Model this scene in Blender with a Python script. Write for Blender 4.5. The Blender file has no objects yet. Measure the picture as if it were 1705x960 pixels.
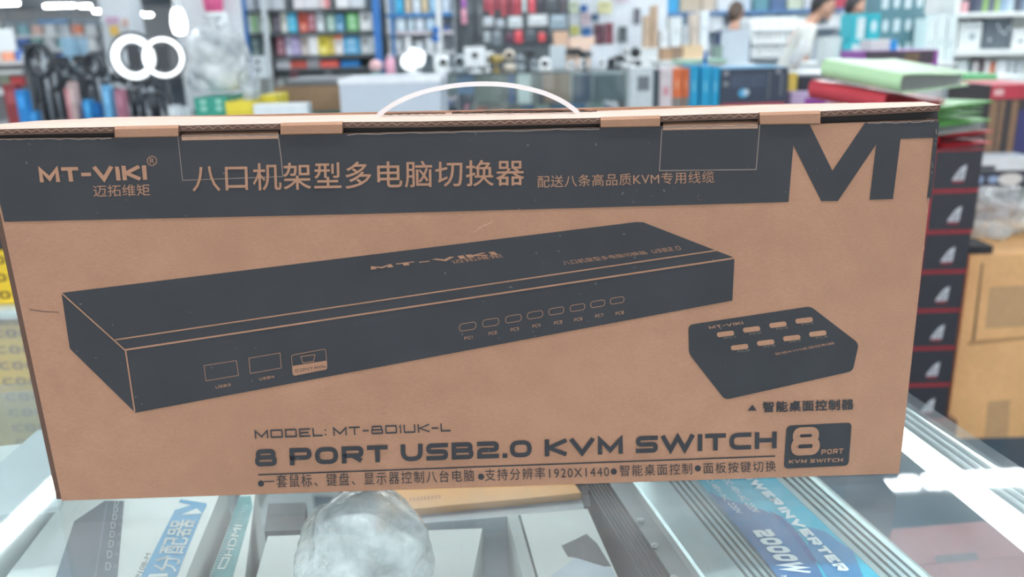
import bpy, math, random
from mathutils import Vector, Matrix
from mathutils.geometry import tessellate_polygon
R = math.radians
rnd = random.Random(7)
scene = bpy.context.scene
COL = scene.collection
# ------------------------------------------------------------------ camera
PW, PH, FPX = 1705.0, 960.0, 1404.0
PITCH, ROLL = R(16.6), R(-1.5)
ZC = 1.21
CAM = Vector((0, 0, ZC))
fw = Vector((0, math.cos(PITCH), -math.sin(PITCH)))
r0 = Vector((1, 0, 0)); u0 = r0.cross(fw)
rt = r0 * math.cos(ROLL) + u0 * math.sin(ROLL)
up = -r0 * math.sin(ROLL) + u0 * math.cos(ROLL)
cd = bpy.data.cameras.new('camera'); cam = bpy.data.objects.new('camera', cd); COL.objects.link(cam)
m3 = Matrix((rt, up, -fw)).transposed()
cam.matrix_world = Matrix.Translation(CAM) @ m3.to_4x4()
cd.sensor_width = 36.0; cd.lens = FPX / PW * 36.0; cd.clip_start = .02; cd.clip_end = 200
cd.dof.use_dof = True; cd.dof.focus_distance = .50; cd.dof.aperture_fstop = 7.0
scene.camera = cam
# ------------------------------------------------------------------ light of the hall
w = bpy.data.worlds.new('hall_light'); scene.world = w; w.use_nodes = True
bg = w.node_tree.nodes['Background']; bg.inputs[0].default_value = (1, .99, .975, 1); bg.inputs[1].default_value = 1.7
LAMP = 40.0
vs = scene.view_settings
scene.display_settings.display_device = 'sRGB'
vs.view_transform = 'Standard'; vs.look = 'None'; vs.gamma = 1; vs.use_curve_mapping = False
vs.exposure = 0.35
CEIL = 2.75

# ------------------------------------------------------------------ pixel -> place
def ray(x, y): return fw + rt * ((x - PW / 2) / FPX) - up * ((y - PH / 2) / FPX)
def PZ(x, y, z):
    d = ray(x, y); return CAM + d * ((z - ZC) / d.z)
def Q(x, y, Y):
    d = ray(x, y); return CAM + d * (Y / d.y)
def V(*a): return Vector(a)

# ------------------------------------------------------------------ materials
def lin(c):
    o = []
    for v in c[:3]:
        v /= 255.0
        o.append(v / 12.92 if v <= .04045 else ((v + .055) / 1.055) ** 2.4)
    return o
MATS = {}
def M(name, col=(200, 200, 200), rough=.5, metal=0.0, var=.06, scale=40, emit=0, spec=.5, bump=0):
    if name in MATS: return MATS[name]
    m = bpy.data.materials.new(name); m.use_nodes = True; MATS[name] = m
    nt = m.node_tree; b = nt.nodes['Principled BSDF']
    c = lin(col)
    b.inputs['Roughness'].default_value = rough; b.inputs['Metallic'].default_value = metal
    b.inputs['Specular IOR Level'].default_value = spec
    tc = nt.nodes.new('ShaderNodeTexCoord'); n = nt.nodes.new('ShaderNodeTexNoise')
    n.inputs['Scale'].default_value = scale; n.inputs['Detail'].default_value = 4
    nt.links.new(tc.outputs['Object'], n.inputs['Vector'])
    cr = nt.nodes.new('ShaderNodeValToRGB')
    cr.color_ramp.elements[0].position = .3; cr.color_ramp.elements[1].position = .7
    cr.color_ramp.elements[0].color = [max(0, v * (1 - var)) for v in c] + [1]
    cr.color_ramp.elements[1].color = [min(1, v * (1 + var)) for v in c] + [1]
    nt.links.new(n.outputs['Fac'], cr.inputs['Fac']); nt.links.new(cr.outputs['Color'], b.inputs['Base Color'])
    if bump:
        bp = nt.nodes.new('ShaderNodeBump'); bp.inputs['Strength'].default_value = bump; bp.inputs['Distance'].default_value = .002
        nt.links.new(n.outputs['Fac'], bp.inputs['Height']); nt.links.new(bp.outputs['Normal'], b.inputs['Normal'])
    if emit:
        b.inputs['Emission Color'].default_value = c + [1]; b.inputs['Emission Strength'].default_value = emit
    return m

def kraft(name, col, dark=.82):
    """cardboard: long fibres, specks and a soft blotchiness"""
    m = M(name, col, .8, var=.05, scale=60, spec=.2); nt = m.node_tree; b = nt.nodes['Principled BSDF']
    tc = nt.nodes.new('ShaderNodeTexCoord'); mp = nt.nodes.new('ShaderNodeMapping'); mp.inputs['Scale'].default_value = (420, 420, 1000)
    n2 = nt.nodes.new('ShaderNodeTexNoise'); n2.inputs['Scale'].default_value = 1; n2.inputs['Detail'].default_value = 3
    nt.links.new(tc.outputs['Object'], mp.inputs['Vector']); nt.links.new(mp.outputs['Vector'], n2.inputs['Vector'])
    n3 = nt.nodes.new('ShaderNodeTexNoise'); n3.inputs['Scale'].default_value = 9; n3.inputs['Detail'].default_value = 5
    nt.links.new(tc.outputs['Object'], n3.inputs['Vector'])
    r2 = nt.nodes.new('ShaderNodeMapRange'); r2.inputs[1].default_value = .3; r2.inputs[2].default_value = .7; r2.inputs[3].default_value = .94; r2.inputs[4].default_value = 1.055
    r3 = nt.nodes.new('ShaderNodeMapRange'); r3.inputs[1].default_value = .3; r3.inputs[2].default_value = .7; r3.inputs[3].default_value = .93; r3.inputs[4].default_value = 1.05
    nt.links.new(n2.outputs['Fac'], r2.inputs[0]); nt.links.new(n3.outputs['Fac'], r3.inputs[0])
    mu = nt.nodes.new('ShaderNodeMath'); mu.operation = 'MULTIPLY'
    nt.links.new(r2.outputs[0], mu.inputs[0]); nt.links.new(r3.outputs[0], mu.inputs[1])
    mx = nt.nodes.new('ShaderNodeVectorMath'); mx.operation = 'SCALE'
    src = b.inputs['Base Color'].links[0].from_socket
    nt.links.new(src, mx.inputs[0]); nt.links.new(mu.outputs[0], mx.inputs['Scale'])
    nt.links.new(mx.outputs[0], b.inputs['Base Color'])
    return m

def ink(name, col):
    """printed ink with pale dust specks"""
    m = M(name, col, .62, var=.10, scale=30, spec=.35); nt = m.node_tree; b = nt.nodes['Principled BSDF']
    tc = nt.nodes.new('ShaderNodeTexCoord'); v = nt.nodes.new('ShaderNodeTexNoise'); v.inputs['Scale'].default_value = 330; v.inputs['Detail'].default_value = 1
    nt.links.new(tc.outputs['Object'], v.inputs['Vector'])
    rg = nt.nodes.new('ShaderNodeMapRange'); rg.inputs[1].default_value = .76; rg.inputs[2].default_value = .80; rg.inputs[3].default_value = 0; rg.inputs[4].default_value = .22
    nt.links.new(v.outputs['Fac'], rg.inputs[0])
    mx = nt.nodes.new('ShaderNodeMix'); mx.data_type = 'RGBA'
    src = b.inputs['Base Color'].links[0].from_socket
    nt.links.new(rg.outputs[0], mx.inputs[0]); nt.links.new(src, mx.inputs[6]); mx.inputs[7].default_value = lin((150, 145, 140)) + [1]
    nt.links.new(mx.outputs[2], b.inputs['Base Color'])
    return m

def film(name, tint, clear, haze, rough=.03, scratch=0, bump=0, bscale=18):
    """thin clear sheet: see-through, a Fresnel shine and a share of dull white"""
    m = bpy.data.materials.new(name); m.use_nodes = True; MATS[name] = m
    nt = m.node_tree; nt.nodes.clear(); N = nt.nodes.new
    out = N('ShaderNodeOutputMaterial'); tr = N('ShaderNodeBsdfTransparent'); gl = N('ShaderNodeBsdfGlossy'); df = N('ShaderNodeBsdfDiffuse')
    tr.inputs[0].default_value = lin(tint) + [1]; gl.inputs['Roughness'].default_value = rough; df.inputs[0].default_value = (.8, .84, .86, 1)
    lw = N('ShaderNodeLayerWeight'); lw.inputs[0].default_value = .5          # Schlick curve, the same from both faces of the sheet
    pw = N('ShaderNodeMath'); pw.operation = 'POWER'; pw.inputs[1].default_value = 5
    fr = N('ShaderNodeMapRange'); fr.inputs[3].default_value = .04; fr.inputs[4].default_value = 1
    nt.links.new(lw.outputs['Facing'], pw.inputs[0]); nt.links.new(pw.outputs[0], fr.inputs[0])
    m1 = N('ShaderNodeMixShader'); m2 = N('ShaderNodeMixShader')
    tc = N('ShaderNodeTexCoord'); n = N('ShaderNodeTexNoise'); n.inputs['Scale'].default_value = bscale; n.inputs['Detail'].default_value = 5
    nt.links.new(tc.outputs['Object'], n.inputs['Vector'])
    rg = N('ShaderNodeMapRange'); rg.inputs[1].default_value = .35; rg.inputs[2].default_value = .65; rg.inputs[3].default_value = haze * .5; rg.inputs[4].default_value = haze * 1.5
    nt.links.new(n.outputs['Fac'], rg.inputs[0])
    fac = rg.outputs[0]
    if scratch:
        for k, (rot, sc) in enumerate(((.5, 1), (2.1, 1.4), (-.7, 1.2))):
            mp = N('ShaderNodeMapping'); mp.inputs['Rotation'].default_value = (0, 0, rot); mp.inputs['Scale'].default_value = (1500 * sc, 24 * sc, 1)
            nn = N('ShaderNodeTexNoise'); nn.inputs['Scale'].default_value = 1; nn.inputs['Detail'].default_value = 1; nn.inputs['Distortion'].default_value = .6
            nt.links.new(tc.outputs['Object'], mp.inputs[0]); nt.links.new(mp.outputs[0], nn.inputs['Vector'])
            r2 = N('ShaderNodeMapRange'); r2.inputs[1].default_value = .76; r2.inputs[2].default_value = .82; r2.inputs[3].default_value = 0; r2.inputs[4].default_value = scratch
            nt.links.new(nn.outputs['Fac'], r2.inputs[0])
            ad = N('ShaderNodeMath'); ad.operation = 'ADD'; nt.links.new(fac, ad.inputs[0]); nt.links.new(r2.outputs[0], ad.inputs[1]); fac = ad.outputs[0]
    if bump:
        bp = N('ShaderNodeBump'); bp.inputs['Strength'].default_value = bump; bp.inputs['Distance'].default_value = .01
        nt.links.new(n.outputs['Fac'], bp.inputs['Height'])
        for q in (gl, df, lw): nt.links.new(bp.outputs['Normal'], q.inputs['Normal'])
    nt.links.new(fac, m1.inputs[0]); nt.links.new(tr.outputs[0], m1.inputs[1]); nt.links.new(df.outputs[0], m1.inputs[2])
    nt.links.new(fr.outputs[0], m2.inputs[0]); nt.links.new(m1.outputs[0], m2.inputs[1]); nt.links.new(gl.outputs[0], m2.inputs[2])
    nt.links.new(m2.outputs[0], out.inputs[0])
    return m

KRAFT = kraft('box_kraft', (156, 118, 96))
KRAFT_LIT = kraft('box_kraft_lit_lid', (205, 177, 162))  # same cardboard as the front, overhead light put into the paler tone
KRAFT_WORN = kraft('worn_kraft', (172, 136, 114))
KRAFT_EDGE = kraft('corrugated_edge', (96, 74, 64))
INK = ink('black_print', (48, 49, 53))
DARKGAP = M('gap_shade', (48, 45, 46), .7)  # near-black for gap, slots and lid underside: shade put into the colour
GLASS = film('counter_glass', (251, 254, 253), 1, .06, .02, scratch=.16)
GLASS2 = film('case_glass', (249, 253, 252), 1, .03, .02)
PALEGLASS = film('pale_case_glass', (252, 252, 250), 1, .16, .05, bscale=1.5)  # milky white mixed into the clear glass for a pale look
BAG = film('plastic_bag_film', (238, 243, 244), 1, .34, .12, bump=.9, bscale=22)
BAG_DENSE = film('dense_bag_film', (240, 244, 245), 1, .42, .12, bump=.8, bscale=45)
WRAP = film('clear_wrap_film', (246, 250, 250), 1, .34, .06, bump=1.0, bscale=26)
WHITE = M('white_card', (232, 236, 234), .5, var=.02)
def C(r, g, b, rough=.5, **k):
    return M('tone_%02x%02x%02x_%d' % (r, g, b, int(rough * 100)), (r, g, b), rough, **k)

# ------------------------------------------------------------------ mesh builder
FONTCACHE = {}
def text_shape(body, bold=0.0, sp=1.0):
    key = (body, bold, sp)
    if key in FONTCACHE: return FONTCACHE[key]
    c = bpy.data.curves.new('t', 'FONT'); c.body = body; c.offset = bold; c.space_character = sp; c.resolution_u = 4
    o = bpy.data.objects.new('t', c); COL.objects.link(o)
    dg = bpy.context.evaluated_depsgraph_get()
    me = bpy.data.meshes.new_from_object(o.evaluated_get(dg))
    vs_ = [(v.co.x, v.co.y) for v in me.vertices]; fs = [tuple(p.vertices) for p in me.polygons]
    bpy.data.objects.remove(o); bpy.data.curves.remove(c); bpy.data.meshes.remove(me)
    xs = [a for a, b in vs_]; ys = [b for a, b in vs_]
    x0, x1, y0, y1 = min(xs), max(xs), min(ys), max(ys)
    out = ([((a - x0) / (x1 - x0), (b - y0) / max(1e-6, y1 - y0)) for a, b in vs_], fs)
    FONTCACHE[key] = out
    return out

# squarish stroke letters: (width, [ (closed, [(x, y, rounded)...]) ...])
def G(w_, *paths): return (w_, paths)
GL = {
 '8': G(1, (1, [(0,0,1),(1,0,1),(1,.52,1),(0,.52,1)]), (1, [(.06,.52,1),(.94,.52,1),(.94,1,1),(.06,1,1)])),
 'P': G(1, (0, [(0,0,0),(0,1,0),(1,1,1),(1,.4,1),(0,.4,0)])),
 'O': G(1.05, (1, [(0,0,1),(1,0,1),(1,1,1),(0,1,1)])), '0': G(1, (1, [(0,0,1),(1,0,1),(1,1,1),(0,1,1)])),
 'R': G(1, (0, [(0,0,0),(0,1,0),(1,1,1),(1,.42,1),(0,.42,0)]), (0, [(.5,.42,0),(1,0,0)])),
 'T': G(.95, (0, [(0,1,0),(1,1,0)]), (0, [(.5,1,0),(.5,0,0)])),
 'U': G(1, (0, [(0,1,0),(0,0,1),(1,0,1),(1,1,0)])),
 'S': G(1, (0, [(1,1,0),(0,1,1),(0,.5,1),(1,.5,1),(1,0,1),(0,0,0)])),
 'B': G(1, (0, [(0,0,0),(0,1,0),(.95,1,1),(.95,.52,1),(0,.52,0)]), (0, [(0,.52,0),(1,.52,1),(1,0,1),(0,0,0)])),
 '2': G(1, (0, [(0,1,0),(1,1,1),(1,.5,1),(0,.5,1),(0,0,0),(1,0,0)])),
 '3': G(.9, (0, [(0,1,0),(1,1,1),(1,0,1),(0,0,0)]), (0, [(.25,.5,0),(1,.5,0)])),
 '4': G(.95, (0, [(0,1,0),(0,.4,0),(1,.4,0)]), (0, [(.78,1,0),(.78,0,0)])),
 '5': G(1, (0, [(1,1,0),(0,1,0),(0,.55,0),(1,.55,1),(1,0,1),(0,0,0)])),
 '6': G(1, (0, [(1,1,0),(0,1,1),(0,0,1),(1,0,1),(1,.5,1),(0,.5,0)])),
 '7': G(.95, (0, [(0,1,0),(1,1,0),(.4,0,0)])), '1': G(.3, (0, [(0,.85,0),(.8,1,0),(.8,0,0)])),
 '.': G(.22, (0, [(0,0,0),(1,0,0)])), ':': G(.2, (0, [(0,.1,0),(1,.1,0)]), (0, [(0,.75,0),(1,.75,0)])), '-': G(.55, (0, [(0,.45,0),(1,.45,0)])),
 'K': G(1, (0, [(0,0,0),(0,1,0)]), (0, [(1,1,0),(.12,.5,0),(1,0,0)])),
 'V': G(1.1, (0, [(0,1,0),(.5,0,0),(1,1,0)])), 'M': G(1.15, (0, [(0,0,0),(0,1,0),(.5,.15,0),(1,1,0),(1,0,0)])),
 'W': G(1.5, (0, [(0,1,0),(.25,0,0),(.5,1,0),(.75,0,0),(1,1,0)])), 'I': G(.22, (0, [(.5,0,0),(.5,1,0)])),
 'i': G(.22, (0, [(.5,0,0),(.5,.66,0)]), (0, [(.15,.94,0),(.85,.94,0)])),
 'C': G(1, (0, [(1,1,0),(0,1,1),(0,0,1),(1,0,0)])), 'H': G(1, (0, [(0,0,0),(0,1,0)]), (0, [(1,0,0),(1,1,0)]), (0, [(0,.5,0),(1,.5,0)])),
 'D': G(1, (1, [(0,0,0),(1,0,1),(1,1,1),(0,1,0)])), 'E': G(.95, (0, [(1,1,0),(0,1,0),(0,0,0),(1,0,0)]), (0, [(0,.5,0),(.9,.5,0)])),
 'L': G(.85, (0, [(0,1,0),(0,0,0),(1,0,0)])), 'N': G(1, (0, [(0,0,0),(0,1,0),(1,0,0),(1,1,0)])),
 'A': G(1, (0, [(0,0,0),(0,1,1),(1,1,1),(1,0,0)]), (0, [(0,.4,0),(1,.4,0)])), ' ': G(.45),
}
def ribbon(pts, t, closed):
    n = len(pts); L = []; Rr = []
    for i in range(n):
        p = Vector(pts[i])
        a = Vector(pts[i - 1]) if (i or closed) else None
        b = Vector(pts[(i + 1) % n]) if (i < n - 1 or closed) else None
        d1 = (p - a).normalized() if a is not None and (p - a).length > 1e-9 else None
        d2 = (b - p).normalized() if b is not None and (b - p).length > 1e-9 else None
        if d1 is None: d1 = d2
        if d2 is None: d2 = d1
        s = d1 + d2
        d = s.normalized() if s.length > 1e-6 else d1
        k = 1 / max(.45, d.dot(d1)); nn = Vector((-d.y, d.x)) * (t / 2 * k)
        L.append(p + nn); Rr.append(p - nn)
    v = [(q.x, q.y) for q in L] + [(q.x, q.y) for q in Rr]
    f = [(i, (i + 1) % n, n + (i + 1) % n, n + i) for i in range(n if closed else n - 1)]
    return v, f
def round_path(pts, rad, closed, seg=5):
    out = []; n = len(pts)
    for i in range(n):
        x, y, r = pts[i]; p = Vector((x, y))
        if not r or (not closed and i in (0, n - 1)): out.append((x, y)); continue
        a = Vector(pts[i - 1][:2]); b = Vector(pts[(i + 1) % n][:2])
        k = min(rad, (a - p).length / 2, (b - p).length / 2)
        pa = p + (a - p).normalized() * k; pb = p + (b - p).normalized() * k
        for j in range(seg + 1):
            s = j / seg; q = pa * (1 - s) ** 2 + p * 2 * s * (1 - s) + pb * s * s
            out.append((q.x, q.y))
    return out
def stroke_shape(body, t=.2, rad=.3, gap=.26, wf=1.0):
    key = ('#', body, t, rad, gap, wf)
    if key in FONTCACHE: return FONTCACHE[key]
    v = []; f = []; x = 0; npath = 0
    for ch in body:
        w_, paths = GL[ch]
        if ch not in 'Ii.:1': w_ *= wf if ch != ' ' else .75
        sx = max(.001, w_ - t)
        for closed, pts in paths:
            pp = [(x + t / 2 + a * sx, t / 2 + b * (1 - t), r) for a, b, r in pts]
            if ch in '.:': pp = [(x, p[1], 0) if i == 0 else (x + t * 1.05, p[1], 0) for i, p in enumerate(pp)]
            if ch in '-T' and pp[0][1] == pp[1][1] and len(pp) == 2: pp = [(x, pp[0][1], 0), (x + w_, pp[1][1], 0)]
            if ch == 'i' and pts[0][1] == .94: pp = [(x, pp[0][1], 0), (x + w_, pp[1][1], 0)]
            if len(pp) == 2:      # run straight strokes out to the letter box
                a, b = Vector(pp[0][:2]), Vector(pp[1][:2]); d = (b - a).normalized()
                if abs(d.x) < .01: a -= d * t / 2; b += d * t / 2
                pp = [(a.x, a.y, 0), (b.x, b.y, 0)]
            elif not closed:
                q = [list(p) for p in pp]
                for e, nb in ((0, 1), (-1, -2)):
                    d = (Vector(q[e][:2]) - Vector(q[nb][:2])).normalized()
                    if abs(d.x) < .01 or abs(d.y) < .01: q[e][0] += d.x * t / 2; q[e][1] += d.y * t / 2
                    else: q[e][0] += d.x * t / 2; q[e][1] += d.y * t / 2
                pp = [tuple(p) for p in q]
            vv, ff = ribbon(round_path(pp, rad, closed), t, closed)
            o = len(v); lay = len(v); v += [(a, b, npath) for a, b in vv]; npath += 1; f += [tuple(i + o for i in q) for q in ff]
        x += w_ + gap
    xs = [a for a, b, c in v]; ys = [b for a, b, c in v]
    x0, x1, y0, y1 = min(xs), max(xs), min(ys), max(ys)
    out = ([((a - x0) / (x1 - x0), (b - y0) / (y1 - y0), c % 4) for a, b, c in v], f)
    FONTCACHE[key] = out
    return out

LIFT = V(0, -.00004, .00003)
class MB:
    def __init__(s): s.v = []; s.f = []; s.m = []; s.mats = []; s.sm = []
    def mi(s, mat):
        if mat not in s.mats: s.mats.append(mat)
        return s.mats.index(mat)
    def add(s, v, f, mat, smooth=False):
        o = len(s.v); s.v += [Vector(p) for p in v]; k = s.mi(mat)
        for q in f: s.f.append(tuple(i + o for i in q)); s.m.append(k); s.sm.append(smooth)
        return s
    def box(s, c, sz, mat, rz=0, faces=None, taper=1):
        x, y, z = [a / 2 for a in sz]
        P = [(-x,-y,-z),(x,-y,-z),(x,y,-z),(-x,y,-z),(-x*taper,-y*taper,z),(x*taper,-y*taper,z),(x*taper,y*taper,z),(-x*taper,y*taper,z)]
        rm = Matrix.Rotation(rz, 3, 'Z'); P = [rm @ Vector(p) + Vector(c) for p in P]
        F = [(0,3,2,1),(4,5,6,7),(0,1,5,4),(1,2,6,5),(2,3,7,6),(3,0,4,7)]   # bottom top front right back left
        for i, q in enumerate(F):
            s.add([P[j] for j in q], [(0,1,2,3)], (faces or {}).get(i, mat))
        return s
    def hexa(s, P, mat, faces=None):
        """8 corners: 4 low (counter-clockwise from above), then 4 high"""
        F = [(0,3,2,1),(4,5,6,7),(0,1,5,4),(1,2,6,5),(2,3,7,6),(3,0,4,7)]
        for i, q in enumerate(F): s.add([P[j] for j in q], [(0,1,2,3)], (faces or {}).get(i, mat))
        return s
    def poly(s, pts, mat):
        pts = [Vector(p) for p in pts]
        tri = tessellate_polygon([pts])
        return s.add(pts, [tuple(t) for t in tri], mat)
    def prism(s, pts, vec, mat, cap=None):
        pts = [Vector(p) for p in pts]; vec = Vector(vec); n = len(pts)
        tri = [tuple(t) for t in tessellate_polygon([pts])]
        s.add(pts, tri, cap or mat); s.add([p + vec for p in pts], [t[::-1] for t in tri], mat)
        q = pts + [p + vec for p in pts]
        return s.add(q, [(i, (i + 1) % n, n + (i + 1) % n, n + i) for i in range(n)], mat)
    def tube(s, pts, r, mat, n=8, closed=False, flat=1.0):
        pts = [Vector(p) for p in pts]; rs = r if isinstance(r, (list, tuple)) else [r] * len(pts)
        v = []; N = len(pts); ref = None
        for i, p in enumerate(pts):
            a = pts[i - 1] if (i or closed) else p; b = pts[(i + 1) % N] if (i < N - 1 or closed) else p
            d = (b - a).normalized()
            if ref is None: ref = Vector((0, 1, 0)) if abs(d.y) < .8 else Vector((1, 0, 0))
            x = ref - d * ref.dot(d)
            if x.length < 1e-4: x = d.orthogonal()
            x.normalize(); ref = x; y = d.cross(x)
            for k in range(n):
                t = 2 * math.pi * k / n; v.append(p + x * math.cos(t) * rs[i] + y * math.sin(t) * rs[i] * flat)
        f = [(i*n + k, i*n + (k+1) % n, ((i+1) % N)*n + (k+1) % n, ((i+1) % N)*n + k) for i in range(N if closed else N - 1) for k in range(n)]
        if not closed: f += [tuple(range(n))[::-1], tuple((N-1)*n + k for k in range(n))]
        return s.add(v, f, mat, True)
    def lathe(s, prof, c, mat, n=20, axis='Z', cap=True):
        v = []; c = Vector(c)
        for r_, z in prof:
            for k in range(n):
                t = 2 * math.pi * k / n; a, b = r_ * math.cos(t), r_ * math.sin(t)
                v.append(c + (V(a, b, z) if axis == 'Z' else V(a, z, b) if axis == 'Y' else V(z, a, b)))
        N = len(prof)
        f = [(i*n + k, i*n + (k+1) % n, (i+1)*n + (k+1) % n, (i+1)*n + k) for i in range(N-1) for k in range(n)]
        if cap: f += [tuple(range(n))[::-1], tuple((N-1)*n + k for k in range(n))]
        return s.add(v, f, mat, True)
    def ball(s, c, rad, mat, nu=16, nv=10):
        rad = Vector(rad) if not isinstance(rad, (int, float)) else V(rad, rad, rad); c = Vector(c)
        v = []; f = []
        for i in range(nv + 1):
            for k in range(nu):
                t = math.pi * i / nv; p = 2 * math.pi * k / nu
                v.append(c + V(rad.x*math.sin(t)*math.cos(p), rad.y*math.sin(t)*math.sin(p), rad.z*math.cos(t)))
        for i in range(nv):
            for k in range(nu): f.append((i*nu + k, (i+1)*nu + k, (i+1)*nu + (k+1) % nu, i*nu + (k+1) % nu))
        return s.add(v, f, mat, True)
    def shape(s, sh, fn, mat):
        v, f = sh                                   # crossing strokes sit a hair above each other
        return s.add([fn(p[0], p[1]) + (LIFT * p[2] if len(p) > 2 else V(0, 0, 0)) for p in v], f, mat)
    def build(s, name, parent=None, bevel=0, origin=None, mods=()):
        me = bpy.data.meshes.new(name)
        if parent is not None: o = parent.get('_w'); o = Vector(o) if o else V(0, 0, 0)
        elif origin is not None: o = Vector(origin)
        else:
            xs = [p.x for p in s.v]; ys = [p.y for p in s.v]; zs = [p.z for p in s.v]
            o = V((min(xs) + max(xs)) / 2, (min(ys) + max(ys)) / 2, min(zs))
        me.from_pydata([tuple(p - o) for p in s.v], [], s.f)
        for m in s.mats: me.materials.append(m)
        for i, p in enumerate(me.polygons): p.material_index = s.m[i]; p.use_smooth = s.sm[i]
        me.update()
        ob = bpy.data.objects.new(name, me); COL.objects.link(ob)
        if parent is not None: ob.parent = parent; ob['_w'] = tuple(o)
        else: ob.location = o; ob['_w'] = tuple(o)
        if bevel:
            md = ob.modifiers.new('bevel', 'BEVEL'); md.width = bevel; md.segments = 2; md.limit_method = 'ANGLE'
        return ob

def tag(o, label, cat, group=None, kind=None):
    o['label'] = label; o['category'] = cat
    if group: o['group'] = group
    if kind: o['kind'] = kind
    return o
def thing(name, loc, label, cat, group=None):
    o = bpy.data.objects.new(name, None); COL.objects.link(o); o.location = loc; o['_w'] = tuple(loc); o.empty_display_size = .05
    return tag(o, label, cat, group)
def struct(o): o['kind'] = 'structure'; return o
def copy_tree(o, loc, rz=None, label=None):
    def rec(a, par):
        c = a.copy(); COL.objects.link(c)
        if par is not None: c.parent = par
        for ch in list(a.children): rec(ch, c)
        return c
    c = rec(o, None); c.location = loc
    if rz is not None: c.rotation_euler = (0, 0, rz)
    if label: c['label'] = label
    return c
def bil(bl, br, tl, tr, fn):
    bl, br, tl, tr = Vector(bl), Vector(br), Vector(tl), Vector(tr)
    return lambda a, b: fn((bl * (1 - a) + br * a) * (1 - b) + (tl * (1 - a) + tr * a) * b)

# ================================================================== the hall
ZT = 0.9375                                    # top of the glass counter
BL = PZ(103, 833, ZT); BR = PZ(1497, 788, ZT)
TX = (BR - BL).normalized(); NX = V(-TX.y, TX.x, 0)   # along the box front, and into the box
def FP(x, y, off=0.0):
    """pixel -> vertical plane of the box front; off > 0 is towards the camera"""
    d = ray(x, y); return CAM + d * ((BL - NX * off - CAM).dot(NX) / d.dot(NX))
BACK = 10.5
WALLM = M('wall_paint', (226, 230, 232), .7, var=.03, scale=3)
FLOORM = M('blue_floor_vinyl', (34, 78, 104), .35, var=.15, scale=8)
CEILM = M('ceiling_tile', (226, 231, 234), .8, var=.03, scale=2)
struct(MB().box((2, 15, -.05), (60, 46, .1), FLOORM).build('floor'))
struct(MB().box((2, 15, CEIL + .05), (60, 46, .1), CEILM).build('ceiling'))
struct(MB().box((5.0, BACK + .1, CEIL / 2), (16.3, .2, CEIL), WALLM).build('wall_back'))
struct(MB().box((-13, 36, CEIL / 2), (34, .2, CEIL), WALLM).build('wall_far'))
struct(MB().box((-3.25, 23.3, CEIL / 2), (.2, 25.4, CEIL), WALLM).build('wall_side'))
struct(MB().box((10.7, 4.5, CEIL / 2), (.2, 12, CEIL), WALLM).build('wall_right'))

# ------------------------------------------------------------------ ceiling lamps
TUBE = M('lit_tube', (246, 252, 255), .4, var=0, emit=LAMP)
HOUSING = M('lamp_housing', (236, 238, 238), .4, var=.02)
def lamp(a, b, wid, label, z=None, group='ceiling tube lights'):
    a = Vector(a); b = Vector(b); z = z or a.z; a.z = b.z = z
    c = (a + b) / 2; d = b - a; L = d.length; rz = math.atan2(d.y, d.x)
    t = thing('ceiling_light', (c.x, c.y, z), label, 'ceiling light', group)
    t.rotation_euler = (0, 0, rz)
    t['_w'] = (0, 0, 0)
    h = MB().box((0, 0, .045), (L + .04, wid + .03, .03), HOUSING)
    for s in (-1, 1): h.box((s * L * .4, 0, .06 + (CEIL - z - .06) / 2), (.02, .02, CEIL - z - .06), HOUSING)
    h.build('housing', t, bevel=.004)
    MB().tube([(-L / 2, 0, .015), (L / 2, 0, .015)], wid / 2, TUBE, 12, flat=.5).build('tube', t)
    return t
def refl(px, py, z):
    p = PZ(px, py, ZT); d = ray(px, py); return p + V(d.x, d.y, -d.z) * ((z - ZT) / -d.z)
LZ = 2.6
lamp(refl(1480, 797, LZ), refl(1526, 794, LZ), .07, 'ceiling tube light, the short one mirrored in the glass right of the box corner')
lamp(refl(1543, 793, LZ), refl(1790, 781, LZ), .08, 'ceiling tube light mirrored as a broad white bar in the glass on the right')
lamp(refl(-60, 944, LZ), refl(100, 788, LZ), .07, 'ceiling tube light mirrored in the glass left of the box')
k = 0
for (x0, y0, x1, y1, Y) in ((-30, 6, 34, 11, 9), (72, 6, 126, 16, 14), (132, 9, 151, 13, 17), (155, 15, 197, 23, 19), (214, 21, 238, 26, 22), (240, 22, 253, 28, 25), (104, 48, 134, 53, 30), (128, 55, 144, 59, 33), (-40, 52, 8, 60, 10.6)):
    a = Q(x0, y0, Y); b = Q(x1, y1, Y)
    lamp(a + (b - a) * .06, b - (b - a) * .06, (10 if k < 8 else 18) / 1404 * Y, ['ceiling tube light cut by the top left corner of the photo', 'long ceiling tube light, second in the row at the top left', 'short ceiling tube light after the second one at the top left',
         'ceiling tube light fourth in the row along the top left', 'ceiling tube light above the ring lamps, left of a pair', 'smaller ceiling tube light above the ring lamps, right of a pair',
         'low far ceiling tube light above the blue display', 'lowest and farthest ceiling tube light of the hall', 'slanting ceiling light at the left edge of the photo'][k], (a.z + b.z) / 2)
    k += 1
for i, (x, y) in enumerate(((-1.9, .2), (0, .2), (1.9, .2), (-1.9, -1.6), (0, -1.6), (1.9, -1.6), (-3.2, 5.2), (-.4, 4.9), (2.2, 5.2), (4.6, 4.6), (4.6, 2.2), (-3.6, 2.2), (.6, 7.6), (3.0, 7.0), (5.6, 7.2), (-2.4, 7.6), (-6.0, 9.0), (-5.2, 5.2), (1.8, 9.3), (4.2, 9.2), (3.5, 4.0), (4.2, 6.0))):  # unseen tubes; those towards the back were added to brighten the shelves
    lamp((x - .6, y, LZ), (x + .6, y, LZ), .12, 'unseen ceiling tube light over the counters')

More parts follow.
